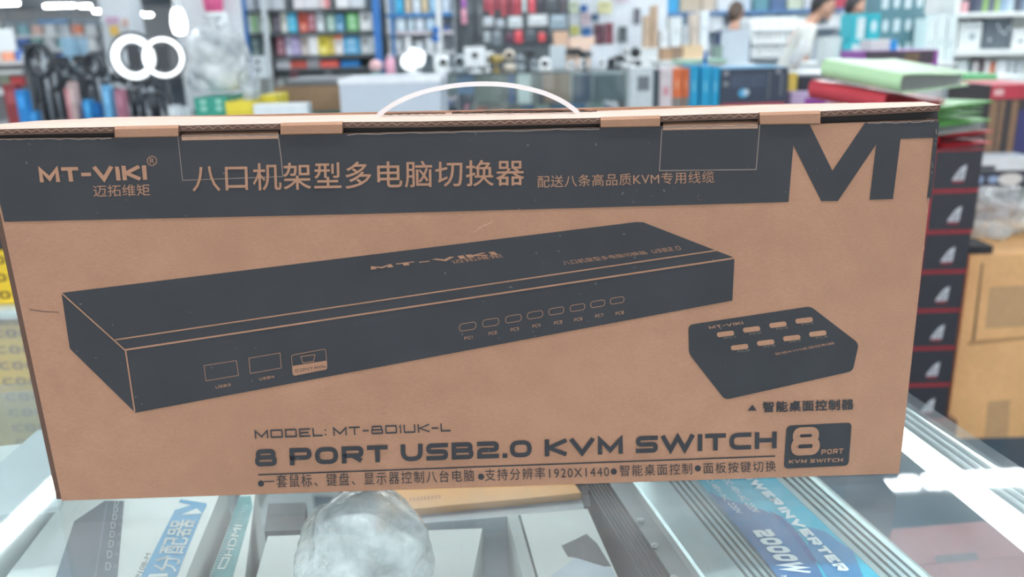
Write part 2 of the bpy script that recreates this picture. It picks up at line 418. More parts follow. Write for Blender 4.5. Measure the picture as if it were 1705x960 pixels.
# ================================================================== the glass counter
ALU = M('aluminium_profile', (196, 203, 205), .35, metal=.6, var=.03)
WHITEFRAME = M('white_frame', (240, 243, 242), .4, var=.02)
LED = M('case_led', (245, 252, 255), .4, var=0, emit=1.9)
e1 = PZ(1510, 650, ZT); e2 = PZ(1705, 779, ZT)
de = (e1 - e2).normalized(); dl = V(-de.y, de.x, 0)      # depth axis of the counter, and leftwards
far = e1 + de * .17; near = e2 - de * .62
Wc = 1.15
fl, nl = far + dl * Wc, near + dl * Wc
cnt = thing('glass_counter', ((far + nl) / 2).xy.to_3d(), 'glass showcase counter in the foreground carrying the brown cardboard box', 'counter')
g = MB(); T = V(0, 0, .008)
g.hexa([nl - T, near - T, far - T, fl - T] + [p - V(0, 0, .0006) for p in (nl, near, far, fl)], GLASS); g.build('glass_top', cnt)
def inset(p, q, k): return p
def shelf(z, name, inx=.02):
    a, b, c, d = [Vector((p.x, p.y, z)) for p in (nl - dl * inx + de * inx, near + dl * inx + de * inx, far + dl * inx - de * inx, fl - dl * inx - de * inx)]
    t = V(0, 0, .006); s = MB().hexa([a - t, b - t, c - t, d - t, a, b, c, d], GLASS2); s.build(name, cnt)
ZS = ZT - .15
shelf(ZS, 'glass_shelf'); shelf(.42, 'glass_shelf')
for p, q in ((near, far), (far, fl), (fl, nl), (nl, near)):
    m = MB(); pp = p.xy.to_3d(); qq = q.xy.to_3d(); cc = (p + q).xy.to_3d() / 2; ctr = (far + nl).xy.to_3d() / 2
    n_ = (ctr - cc); dpq = (qq - pp).normalized(); n_ = (n_ - dpq * n_.dot(dpq)).normalized() * .006
    m.hexa([pp + V(0,0,.1), qq + V(0,0,.1), qq + n_ + V(0,0,.1), pp + n_ + V(0,0,.1), pp + V(0,0,ZT-.009), qq + V(0,0,ZT-.009), qq + n_ + V(0,0,ZT-.009), pp + n_ + V(0,0,ZT-.009)], GLASS2)
    m.build('side_pane', cnt)
m = MB(); a, b, c, d = [p.xy.to_3d() for p in (nl, near, far, fl)]; U = V(0, 0, .1)
m.hexa([a, b, c, d, a + U, b + U, c + U, d + U], WHITEFRAME); m.build('base', cnt, bevel=.004)
for p in (near + dl * .014 + de * .014, far + dl * .014 - de * .014, fl - dl * .014 - de * .014, nl - dl * .014 + de * .014):
    MB().box((p.x, p.y, .1 + (ZT - .11) / 2), (.014, .014, ZT - .11), ALU, math.atan2(dl.y, dl.x)).build('corner_post', cnt)
# clear ribs of the edge profile and the lit white rail below the right-hand edge
m = MB()
for k in (.006, .013, .02):
    a = e2 - de * .6 + dl * k; b = e1 + de * .15 + dl * k
    m.tube([a - V(0,0,.012), b - V(0,0,.012)], .0022, ALU, 6)
m.build('edge_profile', cnt)
zr = ZT - .03
a0, a1 = PZ(1509, 678, zr), PZ(1705, 806, zr); b0, b1 = PZ(1503, 722, zr), PZ(1705, 882, zr)
da = (a1 - a0); db = (b1 - b0); D_ = V(0, 0, .014)
a2 = a0 - da * .2; a3 = a0 + da * 3; b2 = b0 - db * .2; b3 = b0 + db * 3
MB().hexa([b3 - D_, a3 - D_, a2 - D_, b2 - D_, b3, a3, a2, b2], LED).build('glow_rail', cnt, bevel=.003)
FILL_GLOW = M('added_fill_glow', (245, 252, 255), .4, var=0, emit=9)  # for an unseen rail added behind the box to brighten the goods below
ra, rb = far + dl * .20 - de * .03, far + dl * .63 - de * .03; zr2 = V(0, 0, -.016)
MB().tube([ra + zr2, rb + zr2], .006, FILL_GLOW, 10).build('glow_rail', cnt)

# ================================================================== the cardboard box
DEP = .125
TL, TR = FP(-26, 231), FP(1562, 199)
kb = thing('cardboard_box', ((BL + BR) / 2 + NX * DEP / 2), 'long brown cardboard box with black printing and white carry handle on the glass counter', 'box')
OF = .0003
fp = MB()
front = MB()
F0 = [(-26,231),(190,229),(577,222),(998,212),(1265,207),(1365,206),(1562,199),(1497,788),(103,833)]
front.poly([FP(*p) for p in F0], KRAFT)
th = NX * .004
front.poly([FP(*p) + th for p in F0][::-1], KRAFT)
for i in range(len(F0)):
    a, b = FP(*F0[i]), FP(*F0[(i + 1) % len(F0)])
    front.add([a, b, b + th, a + th], [(3,2,1,0)], KRAFT_EDGE)
def px(lst, mat, lv=1):
    front.poly([FP(x, y, OF * lv) for x, y in lst], mat)
def line(pts, wpx, mat, lv=2, closed=False):
    v, f = ribbon([tuple(p) for p in pts], wpx, closed); front.add([FP(x, y, OF * lv) for x, y in v], f, mat)
def Z(ox, oy, sc): return lambda *p: [(ox + a / sc, oy + b / sc) for a, b in p]
def words(sh, bl, br, tl, tr, mat, lv=2, fat=0):
    for k_, (dx, dy) in enumerate([(0, 0)] if not fat else [(-fat, 0), (fat, 0), (0, -fat), (0, fat)]):
        front.shape(sh, bil(bl, br, tl, tr, lambda q: FP(q.x + dx, q.y + dy, OF * lv + .00004 * k_)), mat)
def rrect(c4, r, seg=4):
    """corner-rounded quad in pixels"""
    return round_path([(x, y, 1) for x, y in c4], r, True, seg)
z1 = Z(0, 160, 2.991); z2 = Z(560, 160, 2.991); z3 = Z(1080, 160, 2.991); z4 = Z(60, 400, 2.8417)
z5 = Z(600, 350, 2.664); z6 = Z(1120, 480, 4.2625); z7 = Z(400, 690, 3.41); z8 = Z(880, 680, 2.664)
# black band with the two big cut letters
px([(-25.5, 231.4), (190, 229.4), (577, 222.4), (998, 212.4), (1265, 207.4), (1348, 206.6), (1386, 284), (1440.5, 204), (1561, 199.8), (1557, 229), (1499.6, 231), (1487, 331), (1448, 332.5), (1459, 240), (1395, 334.5), (1367.5, 334.5), (1321, 241), (1313, 336), (1000, 345), (600, 356), (7.2, 369)], INK)
tn = KRAFT
words(stroke_shape('MT-ViKI', .24, .1, .14), *z1((200,438),(735,425),(187,347),(727,335)), tn)
v_, f_ = ribbon([(757 + 23 * math.cos(t * .2618), 322 + 23 * math.sin(t * .2618)) for t in range(24)], 4, True)
front.add([FP(*z1(p)[0], OF * 2) for p in v_], f_, tn)
words(text_shape('R'), *z1((747,335),(769,334),(746,309),(768,308)), tn)
words(text_shape('迈拓维矩'), *z1((467,501),(748,495),(462,443),(744,437)), tn)
words(text_shape('八口机架型多电脑切换器', 0, 1.06), (321,319), (872.6,308), (319,273.5), (872.6,265.5), tn, fat=.4)
words(text_shape('配送八条高品质KVM专用线缆', 0, 1.06), (895,312.5), (1189.5,304), (895,292.5), (1189,284.5), tn)
# scored lines of the two locking flaps
SCORE = M('scuffed_edge', (126, 112, 104), .8)
line([(296,226),(304,300),(471,293.7)], 1.3, SCORE); line([(463,224),(468,262),(471,294)], 1.6, SCORE)
line([(1102,214),(1098,284),(1259,282),(1265,208)], 1.5, SCORE)
# worn upper edge of the band
for a, b in (((0,232),(186,230)), ((302,226),(464,224)), ((578,223.5),(998,213.5)), ((1104,212),(1262,209)), ((1445,205),(1556,201))):
    pts = [(a[0] + (b[0]-a[0])*t/24, a[1] + (b[1]-a[1])*t/24 + rnd.uniform(-.8, 1.6)) for t in range(25)]
    line(pts, 1.7, SCORE)
# worn right edge
line([(1561,202),(1558,228),(1551,300),(1547,330)], 7, INK, 1.5)
for i in range(14):
    t = rnd.random(); x = 1562 - 65 * (t * .98) ; y = 199 + 589 * t * .98
    line([(x - rnd.uniform(0, 3), y), (x - 1, y + rnd.uniform(2, 9))], rnd.uniform(.6, 1.3), SCORE if y < 340 else KRAFT_WORN, 2.5)
# the pictured long switch
px(z4((120,248)) + [(1060,369.3), (1071,369.8), (1223,428.8), (1219.4,500)] + z4((470,815),(160,512)), INK)
line(z4((120,248),(420,518)), 2.2, tn); line(z4((420,518)) + [(1223,429.4)], 2.8, tn)
line(z4((375,470)) + [(1193,416.6)], 2.2, tn); line(z4((423,516),(467,810)), 2.4, tn)
line(z4((795,592),(948,568),(958,638),(804,664)), .9, tn, closed=True)
line(z4((1007,557),(1155,532),(1160,603),(1014,629)), .9, tn, closed=True)
cc_ = z4((1208,543),(1370,513),(1378,608),(1216,640)); line(rrect(cc_, 4), .9, tn, closed=True)
px(z4((1212,594),(1374,568),(1377,604),(1372,611),(1222,638),(1216,634)), tn, 2)
line(z4((1253,549),(1320,540),(1313,572),(1262,580)), 1, tn, closed=True)
words(stroke_shape('CONTROL', .16, .2, .3), *z4((1228,624),(1378,600),(1226,610),(1376,588)), INK, 3)
words(stroke_shape('USB3', .2, .2), *z4((851,701),(921,688),(849,689),(919,676)), tn)
words(stroke_shape('USB4', .2, .2), *z4((1058,662),(1128,650),(1055,650),(1126,638)), tn)
for i, ((cx, cy), (tx, ty)) in enumerate(zip(((476,515),(578,497),(679,480),(775,463),(869,446),(963,431),(1053,414),(1139,399)), ((479,565),(587,545),(684,528),(781,512),(877,498),(966,484),(1060,468),(1150,456)))):
    w_ = 37 - i * .9; h_ = 16 - i * .4; k_ = .16
    q = [(cx - w_, cy - h_ + w_*k_), (cx + w_, cy - h_ - w_*k_), (cx + w_, cy + h_ - w_*k_), (cx - w_, cy + h_ + w_*k_)]
    line(rrect(z5(*q), 6, 6), .9, tn, closed=True)
    words(stroke_shape('PC%d' % (i + 1), .18, .25), *z5((tx-18,ty+9),(tx+19,ty+3),(tx-18,ty-5),(tx+18,ty-11)), tn)
words(stroke_shape('MT-VIKI', .3, .1, .2), *z5((48,265),(612,197),(42,248),(590,180)), tn)
words(text_shape('迈拓维矩'), *z5((412,236),(636,208),(398,222),(620,192)), tn)
words(text_shape('八口机架型多电脑切换器'), *z5((905,243),(1280,193),(890,225),(1258,179)), tn)
words(stroke_shape('USB2.0', .16, .2, .3), *z5((1300,190),(1425,174),(1288,176),(1412,158)), tn)
# the pictured desk controller
px(round_path([(x, y, 1) for x, y in z6((112,258),(978,126),(1322,390),(1278,586),(372,790),(115,462))], 8, True), INK)
for cx, cy in ((375,322),(560,290),(747,257),(933,226),(475,416),(660,384),(845,351),(1030,320)):
    q = [(cx - 64, cy - 10), (cx + 58, cy - 25), (cx + 64, cy + 10), (cx - 58, cy + 25)]
    px(rrect(z6(*q), 4.2, 5), tn, 2)
for i, (cx, cy) in enumerate(((405,345),(588,316),(775,280),(958,248),(503,440),(688,406),(872,372),(1058,343))):
    words(stroke_shape('PC%d' % (i + 1), .12, .2), *z6((cx-40,cy+14),(cx+42,cy+2),(cx-42,cy+2),(cx+38,cy-10)), SCORE)
words(stroke_shape('MT-VIKI', .22, .1, .2), *z6((264,290),(506,254),(252,266),(492,232)), tn)
words(text_shape('智能KVM桌面控制器'), *z6((730,474),(1152,394),(722,458),(1142,378)), tn)
# captions
px(z6((530,868),(598,866),(566,824)), INK)
words(text_shape('智能桌面控制器', 0, 1.12), *z6((642,878),(1283,858),(640,805),(1283,785)), INK, fat=.6)
words(stroke_shape('MODEL: MT-801UK-L', .19, .08, .34, 1.7), *z7((84,138),(1195,96),(79,83),(1192,42)), INK)
words(stroke_shape('8 PORT USB2.0 KVM SWITCH', .26, .42, .2, 1.25), (425,780.5), (1293,750), (423.5,744), (1293.5,714), INK)
line([(430,790),(1291,759)], 2.4, INK)
words(text_shape('一套鼠标、键盘、显示器控制八台电脑  支持分辨率1920X1440  智能桌面控制  面板按键切换', 0, 1.2), (440,812.5), (1292.5,784.5), (439,790.5), (1292,766.5), INK)
for bx, by in ((434.5,804.5),(801,793.2),(1022,784.5),(1162,779.2)):
    px([(bx + 5.2 * math.cos(t * .4189), by + 5.2 * math.sin(t * .4189)) for t in range(15)], INK)
px(rrect(z8((1145,75),(1434,61),(1420,252),(1132,266)), 8), INK)
words(stroke_shape('8', .25, .32), *z8((1163,210),(1290,203),(1168,84),(1296,79)), tn)
words(stroke_shape('PORT', .23, .3, .22), *z8((1298,203),(1395,198),(1300,181),(1397,176)), tn)
words(stroke_shape('KVM SWITCH', .23, .3, .22), *z8((1153,245),(1392,237),(1156,225),(1395,216)), tn)
# pen scratch and scuffs
PEN = M('pen_mark', (92, 72, 64), .8)
line([(49,515),(72,518.6),(98,519.5)], 1.4, PEN); 
for x, y, s in ((592,418,7),(604,409,5),(1106,536,6),(1103,556,4),(1087,549,4),(614,413,4),(1166,330,3)):
    for i in range(5):
        a, b = x + rnd.gauss(0, s), y + rnd.gauss(0, s)
        px([(a + rnd.uniform(.5, 1.6) * math.cos(t * 1.05), b + rnd.uniform(.5, 1.6) * math.sin(t * 1.05)) for t in range(6)], M('grime', (140, 106, 88), .8))
for x, y in ((795,380),(806,376),(788,386)):
    line([(x, y), (x + 14, y - 7)], 1.6, KRAFT_WORN)
front.build('front_panel', kb)
# side, back and bottom panels
up3 = V(0, 0, .004)
tl, tr = FP(-26, 231), FP(1562, 199)
def panel(name, a, b, c, d, mat, t):
    """a,b lower, c,d upper, thickness vector t"""
    MB().hexa([a, b, b + t, a + t, d, c, c + t, d + t], mat).build(name, kb)
dv = NX * DEP
panel('side_panel', BL + th*.5 - TX * .0042, BL + dv - TX * .0042, tl + dv - TX * .0042, tl + th*.5 - TX * .0042, KRAFT_EDGE, TX * .0041)
panel('side_panel', BR + th - TX * .004, BR + dv - TX * .004, tr + dv - TX * .004, tr + th - TX * .004, KRAFT, TX * .0035)
panel('back_panel', BL + dv, BR + dv, tr + dv, tl + dv, KRAFT, NX * .004)
MB().hexa([BL + th, BR + th, BR + dv, BL + dv] + [p + up3 for p in (BL + th, BR + th, BR + dv, BL + dv)], KRAFT).build('bottom_panel', kb)
# lid: front edge and back edge as seen, bowing up towards the left end
LF = [(-30,216),(60,213.5),(191,211),(300,209),(440,206),(570,203),(700,202),(800,200),(900,198),(1000,196),(1100,193),(1180,190),(1264,188),(1367,185),(1470,180),(1566,175)]
LB = [(-30,209),(60,201),(191,195),(300,193.8),(440,193.4),(570,191),(700,188.5),(800,187.5),(900,186.5),(1000,184.5),(1100,181),(1180,178),(1264,174.5),(1367,172.5),(1470,170.5),(1540,169)]
ld = MB(); n = len(LF); t3 = V(0, 0, -.0032)
A_ = [FP(*p, .0005) for p in LF]
def lid_back(p):                              # keep the lid above the box: no point past its right-hand side
    dp = DEP
    while dp > .01 and (FP(*p, -dp) - BL).dot(TX) > (BR - BL).length + .004: dp -= .002
    return FP(*p, -dp)
B_ = [lid_back(p) for p in LB]
for i in range(n): B_[i].z = min(B_[i].z, A_[i].z + .004); 
for i in range(n - 1):
    ld.add([A_[i], A_[i+1], B_[i+1], B_[i]], [(0,1,2,3)], KRAFT_LIT)
    ld.add([A_[i]+t3, A_[i+1]+t3, B_[i+1]+t3, B_[i]+t3], [(3,2,1,0)], DARKGAP)
    ld.add([A_[i]+t3, A_[i+1]+t3, A_[i+1], A_[i]], [(0,1,2,3)], KRAFT_EDGE)
    ld.add([B_[i]+t3, B_[i+1]+t3, B_[i+1], B_[i]], [(3,2,1,0)], KRAFT_EDGE)
for a, b in ((A_[0], B_[0]), (B_[-1], A_[-1])): ld.add([a, b, b + t3, a + t3], [(0,1,2,3)], KRAFT_EDGE)
def edge_y(tab, x):
    for (xa, ya), (xb, yb) in zip(tab, tab[1:]):
        if xa <= x <= xb: return ya + (yb - ya) * (x - xa) / (xb - xa)
    return tab[-1][1] if x > tab[-1][0] else tab[0][1]
for x0, x1 in ((575, 998), (302, 463), (1104, 1262), (1370, 1560), (0, 188)):     # flutes seen in the raw edge
    pts = [FP(x0 + (x1-x0)*t/160, edge_y(LF, x0 + (x1-x0)*t/160) + 4.4 + 1.9 * math.sin(t * (x1-x0)/160 / 2.6), .0012) for t in range(161)]
    ld.tube(pts, .0003, M('flute_paper', (126, 98, 84), .8), 5)
ld.build('lid', kb)
FT = F0[:7]
# strip behind the gap under the lid, the shade inside put into its colour
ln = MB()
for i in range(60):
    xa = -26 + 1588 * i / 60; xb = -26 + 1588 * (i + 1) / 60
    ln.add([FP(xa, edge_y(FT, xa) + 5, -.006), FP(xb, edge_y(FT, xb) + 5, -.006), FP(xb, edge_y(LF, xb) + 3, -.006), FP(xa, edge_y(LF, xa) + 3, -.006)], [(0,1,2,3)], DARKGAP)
ln.build('gap_strip', kb)
for x0, x1 in ((191, 297), (467, 570), (1000, 1099), (1265, 1366)):               # tabs folded over the front edge
    tb = MB(); N_ = 6
    for i in range(N_):
        xa = x0 + (x1-x0)*i/N_; xb = x0 + (x1-x0)*(i+1)/N_
        P = [[FP(x, edge_y(LF, x) - .3, .0005), FP(x, edge_y(LF, x) + 4, .0022), FP(x, edge_y(FT, x) - 1, .0018), FP(x, edge_y(FT, x) + .8, .0006)] for x in (xa, xb)]
        for j in range(3): tb.add([P[0][j+1], P[1][j+1], P[1][j], P[0][j]], [(0,1,2,3)], KRAFT, True)
        bk = [p + NX * .003 for p in P[0]] , [p + NX * .003 for p in P[1]]
        for j in range(3): tb.add([bk[0][j+1], bk[1][j+1], bk[1][j], bk[0][j]], [(3,2,1,0)], KRAFT)
        if i == 0: tb.add([P[0][0], P[0][1], P[0][2], P[0][3], bk[0][3], bk[0][0]], [(0,1,2,3,4,5)], KRAFT_EDGE)
        if i == N_ - 1: tb.add([P[1][0], P[1][1], P[1][2], P[1][3], bk[1][3], bk[1][0]], [(5,4,3,2,1,0)], KRAFT_EDGE)
    tb.build('tab', kb)
for x0, x1, h in ((302, 464, 7), (1104, 1262, 7)):                                # ledge of each locking flap
    P = [FP(x0, edge_y(FT, x0) + .5, .0004), FP(x1, edge_y(FT, x1) + .5, .0004), FP(x1, edge_y(FT, x1) - h, -.005), FP(x0, edge_y(FT, x0) - h, -.005)]
    q = [p - V(0, 0, .002) for p in P]
    MB().hexa([q[0], q[1], q[2], q[3], P[0], P[1], P[2], P[3]], KRAFT_WORN).build('locking_flap', kb)
# handle and its slot
HW = M('white_plastic_strap', (205, 202, 204), .3, var=.01)
hp = [(627,196),(636,187),(660,171),(700,154.5),(750,143.5),(800,139.5),(850,142),(900,153),(935,168),(958,184),(966,195)]
def smooth(pts, k=4):
    out = []
    for i in range(len(pts) - 1):
        p0 = Vector(pts[max(i-1, 0)]); p1 = Vector(pts[i]); p2 = Vector(pts[i+1]); p3 = Vector(pts[min(i+2, len(pts)-1)])
        for j in range(k):
            t = j / k; out.append(.5 * ((2*p1) + (p2-p0)*t + (2*p0-5*p1+4*p2-p3)*t*t + (3*p1-p0-3*p2+p3)*t**3))
    out.append(Vector(pts[-1])); return out
hs = smooth(hp, 5)
h = MB(); N_ = len(hs)
for i in range(N_ - 1):
    q = []
    for p in (hs[i], hs[i+1]):
        j = hs.index(p); d = (hs[min(j+1, N_-1)] - hs[max(j-1, 0)]).normalized(); nn = Vector((-d.y, d.x)) * 4.0
        q.append([FP(*(p - nn), -.076), FP(*(p + nn), -.076), FP(*(p + nn), -.087), FP(*(p - nn), -.087)])
    a, b = q
    for j in range(4): h.add([a[j], a[(j+1) % 4], b[(j+1) % 4], b[j]], [(0,1,2,3)], HW, False)
h.build('carry_handle', kb)
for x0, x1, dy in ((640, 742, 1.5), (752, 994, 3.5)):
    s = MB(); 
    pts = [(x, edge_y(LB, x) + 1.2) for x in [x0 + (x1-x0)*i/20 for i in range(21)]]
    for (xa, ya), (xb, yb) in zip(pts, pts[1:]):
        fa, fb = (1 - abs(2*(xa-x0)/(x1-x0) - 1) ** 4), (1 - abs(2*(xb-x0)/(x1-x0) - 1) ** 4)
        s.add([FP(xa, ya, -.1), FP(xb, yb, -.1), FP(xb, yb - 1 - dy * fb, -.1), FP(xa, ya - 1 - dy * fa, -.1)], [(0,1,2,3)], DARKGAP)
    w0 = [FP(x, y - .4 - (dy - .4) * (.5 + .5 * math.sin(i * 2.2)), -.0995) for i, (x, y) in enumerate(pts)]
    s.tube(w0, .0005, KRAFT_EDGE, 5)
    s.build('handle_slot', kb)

# ================================================================== goods lying under the glass
zA = ZT - .08
def zz(sc, ox, oy): return lambda *p: [(ox + a / sc, oy + b / sc) for a, b in p]
y5 = zz(3.965, 0, 760); y7 = zz(3.41, 830, 740); y8 = zz(4.8, 1100, 760); y6 = zz(3.41, 400, 760)
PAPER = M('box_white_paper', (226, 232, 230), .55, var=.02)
PAPER_SHADE = M('box_shaded_side', (190, 197, 197), .6, var=.02)  # the white card again, shade of its sides put into a greyer tone
def flat(m, pts, z, mat, lv): m.poly([PZ(x, y, z + .0003 * lv) for x, y in pts][::-1], mat)
def extend(a, b, near_k, far_k):
    d = b - a; return a - d * far_k, b + d * near_k
def lying_box(name, L, Rr, z, zlow, top, side, label, cat, near_k=.5, far_k=.4, group=None):
    """a flat carton: L and Rr are its two long top edges in pixels (far, near)"""
    a, b = extend(PZ(*L[0], z), PZ(*L[1], z), near_k, far_k); c, d = extend(PZ(*Rr[0], z), PZ(*Rr[1], z), near_k, far_k)
    lo = lambda p: V(p.x, p.y, zlow)
    root = thing(name, (a + d) / 2 - V(0, 0, z - zlow), label, cat, group)
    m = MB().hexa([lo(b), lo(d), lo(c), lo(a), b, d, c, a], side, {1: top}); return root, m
ZSH = ZS + .0008                              # top of the inner shelf
# --- splitter carton
root, m = lying_box('splitter_box', ((100,842),(10,960)), ((363,829),(309,960)), zA, ZSH, PAPER, PAPER_SHADE, 'white carton with a slanted blue banner and a dark device picture, lying under the glass', 'box', 1.0, .3)
SL = M('print_slate', (92, 106, 120), .5); BLU = M('print_blue', (52, 150, 196), .45); LBL = M('print_light_blue', (70, 150, 190), .5)
flat(m, y5((690,290),(820,290),(772,830),(355,830),(490,425)), zA, SL, 1)
flat(m, y5((700,300),(712,300),(628,830),(616,830)), zA, M('print_slate_edge', (118, 130, 142), .5), 2)
for cx, cy in ((770,302),(765,348),(758,397),(748,452),(742,510),(735,573),(725,643),(715,722)):
    k = 14 + (cy - 300) * .012
    v, f = ribbon([(x, y) for x, y in round_path([(cx-k*.8,cy-k*1.2,0),(cx+k*.5,cy-k*1.2,1),(cx+k*.9,cy,1),(cx+k*.3,cy+k*1.2,1),(cx-k*.9,cy+k*1.2,0)], 8, True)], 3, True)
    m.add([PZ(*y5(p)[0], zA + .0008) for p in v], f, PAPER)
    m.shape(text_shape('5' if cy > 480 else '4'), bil(*y5((cx+52,cy+12),(cx+56,cy-12),(cx+36,cy+12),(cx+40,cy-12)), lambda q: PZ(q.x, q.y, zA + .0008)), M('print_grey', (150, 160, 168), .5))
flat(m, y5((1140,378),(1335,372),(1150,830),(910,830)), zA, BLU, 1)
flat(m, y5((1180,300),(1190,280),(1362,306),(1364,325),(1335,374),(1142,380),(1152,352),(1262,318)), zA, BLU, 1)
flat(m, y5((1195,382),(1300,340),(1335,374)), zA, PAPER, 2)
m.shape(text_shape('分配器'), bil(*y5((1160,760),(1292,412),(1000,752),(1135,412)), lambda q: PZ(q.x, q.y, zA + .0009)), PAPER)
m.shape(text_shape('分配器'), bil(*y5((1163,762),(1295,414),(1003,754),(1138,414)), lambda q: PZ(q.x, q.y, zA + .0009)), PAPER)
flat(m, y5((985,775),(1108,768),(1106,790),(978,794)), zA, PAPER, 3)
m.shape(text_shape('SP108-M'), bil(*y5((915,830),(996,640),(880,822),(966,634)), lambda q: PZ(q.x, q.y, zA + .0008)), M('print_dark_grey', (84, 90, 94), .5))
m.build('carton', root)
# --- teal banded carton next to it
zB = zA - .016
root, m = lying_box('cable_box', ((398,828),(349,960)), ((424,828),(408,960)), zB, ZSH, PAPER, PAPER_SHADE, 'white carton with a teal band, under the glass right of the blue banner', 'box', .6, .25)
TEAL = M('print_teal', (88, 152, 156), .5, var=.15, scale=90)
flat(m, y5((1580,262),(1655,258),(1668,330),(1525,830),(1378,830)), zB, TEAL, 1)
m.shape(text_shape('HDMI'), bil(*y5((1528,655),(1600,450),(1480,650),(1552,448)), lambda q: PZ(q.x, q.y, zB + .0008)), PAPER)
v, f = ribbon([(a, b) for a, b in y5((1440,735),(1475,665),(1515,668),(1480,735))], 2, True); m.add([PZ(*p, zB + .0008) for p in v], f, PAPER)
for i in range(26):
    x, y = 1640 - i * 9 , 320 + i * 18
    flat(m, y5((x-38+rnd.uniform(-8,8),y),(x+rnd.uniform(-4,6),y-2),(x-2,y+6),(x-40,y+7)), zB, M('print_pale_teal', (140, 184, 186), .5), 2)
m.build('carton', root)
# --- low white carton under the bag
zC = ZT - .09
root, m = lying_box('flat_white_box', ((446,892),(426,962)), ((803,879),(786,962)), zC, ZSH, PAPER, PAPER_SHADE, 'plain flat white carton under the glass below the crumpled plastic bag', 'box', 1.0, .0)
m.build('carton', root, bevel=.001)
# --- crumpled bag
def crumpled(name, c, rad, mat, label, cat, seed=0, group=None, knot=None, amp=.16, fr=(2.2, 7)):
    r_ = random.Random(seed); c = Vector(c); rad = Vector(rad)
    ph = [(V(r_.gauss(0,1), r_.gauss(0,1), r_.gauss(0,1)).normalized(), r_.uniform(*fr), r_.uniform(0, 6)) for _ in range(16)]
    m = MB(); m.ball((0,0,0), 1, mat, 40, 26)
    out = []
    for p in m.v:
        q = p.normalized(); d = 0
        for a, fq, p0 in ph: d += (abs(math.sin(q.dot(a) * fq + p0)) - .6) / fq * 2.2
        k = 1 + amp * d
        z = max(-.78, q.z * k)
        out.append(c + V(q.x * rad.x * k, q.y * rad.y * k, z * rad.z))
    m.v = out
    root = thing(name, (c.x, c.y, c.z - rad.z * .78), label, cat, group)
    m.build('film', root)
    if knot:
        kz = MB(); top = c + V(knot[0], knot[1], rad.z * .9)
        kz.lathe([(.2*rad.x, -.1*rad.z), (.09*rad.x, .06*rad.z), (.16*rad.x, .2*rad.z), (.3*rad.x, .36*rad.z)], top, mat, 14, cap=False); kz.build('knot', root)
    return root
bc = PZ(596, 902, ZT - .055)
crumpled('plastic_bag', (bc.x, bc.y, zC + .031), (.044, .050, .036), BAG_DENSE, 'crumpled clear plastic bag lying under the glass in front of the cardboard box', 'plastic bag', 12, amp=.11, fr=(1.6, 5))
# --- orange carton and grey tray behind it
zD = ZT - .085
ORG = M('orange_card', (250, 176, 84), .5, var=.04)
a, b, c, d = PZ(640,851,zD), PZ(968,820,zD), PZ(962,797,zD), PZ(560,820,zD)
root = thing('orange_box', (a + b + c + d) / 4 - V(0, 0, zD - ZSH), 'flat orange carton under the glass just below the front of the cardboard box', 'box')
far_ = V(-.018, .06, 0); dn = V(0, 0, zD - ZSH)
m = MB().hexa([a - dn, b - dn, b + far_ - dn, a + far_ - dn, a, b, b + far_, a + far_], ORG)
for i in range(3):
    x = 640 + i * 14; v, f = ribbon([(x + 7, 829), (x, 833), (x + 7, 837)], 2, False); m.add([PZ(*p, zD + .0004) for p in v], f, M('orange_print', (214, 146, 74), .5))
for i in range(9):
    flat(m, [(682 + i*6, 828 - i*.6), (685.5 + i*6, 827.7 - i*.6), (685.5 + i*6, 834 - i*.6), (682 + i*6, 834.4 - i*.6)], zD, MATS['orange_print'], 1)
m.build('carton', root)
OFR = (a, b)
zE = ZT - .09
a, b, c, d = PZ(660,874,zE), PZ(974,849,zE), PZ(968,831,zE), PZ(645,863,zE)
# grey tray
GT = M('grey_tray_plastic', (158, 170, 178), .35)
root = thing('plastic_tray', (a + b + c + d) / 4 - V(0,0,.03), 'blue-grey plastic tray under the glass in front of the orange carton', 'tray')
lo = lambda p: V(p.x, p.y, ZSH + .0005)
m = MB().hexa([lo(a), lo(b), lo(c), lo(d), a, b, c, d], GT); m.build('tray_body', root, bevel=.002)
# --- white carton with a dark picture
zG = ZT - .085
lk = [(125,395),(545,360),(905,760),(238,790)]
P = [PZ(*p, zG) for p in y7(*lk)]
lo = lambda p: V(p.x, p.y, ZSH + .001)
nr = (P[3] - P[0]).normalized() * .05
root = thing('picture_box', (P[0] + P[2]) / 2 - V(0, 0, .05), 'white carton with a dark picture on its lid, left of the metal inverter', 'box')
Pn = P[3] + nr; Pm = P[2] + nr - V(.03, 0, 0); P1 = P[1] - V(.0, 0, 0)
P1 = PZ(*y7((505,363))[0], zG); P2 = PZ(*y7((700,800))[0], zG)
m = MB().hexa([lo(P[3]), lo(P2), lo(P1), lo(P[0]), P[3], P2, P1, P[0]], PAPER)
flat(m, y7((358,572),(440,535),(500,505),(560,560),(640,690),(600,690),(430,640),(395,635)), zG, M('print_charcoal', (74, 78, 84), .5), 1)
flat(m, y7((440,640),(600,690),(640,700),(690,790),(250,792),(300,740)), zG, M('print_pale_blue', (206, 218, 230), .5), 1)
m.build('carton', root)
e = MB(); off = V(-.009, 0, -.004)
e.hexa([lo(P[3]) + V(-.0105,0,0), lo(P[3]) + V(-.002,0,0), lo(P[0]) + V(-.002,0,0), lo(P[0]) + V(-.0105,0,0), P[3] + V(-.0105,0,0), P[3] + V(-.002,0,0), P[0] + V(-.002,0,0), P[0] + V(-.0105,0,0)], PAPER_SHADE); e.build('lid_flap', root)
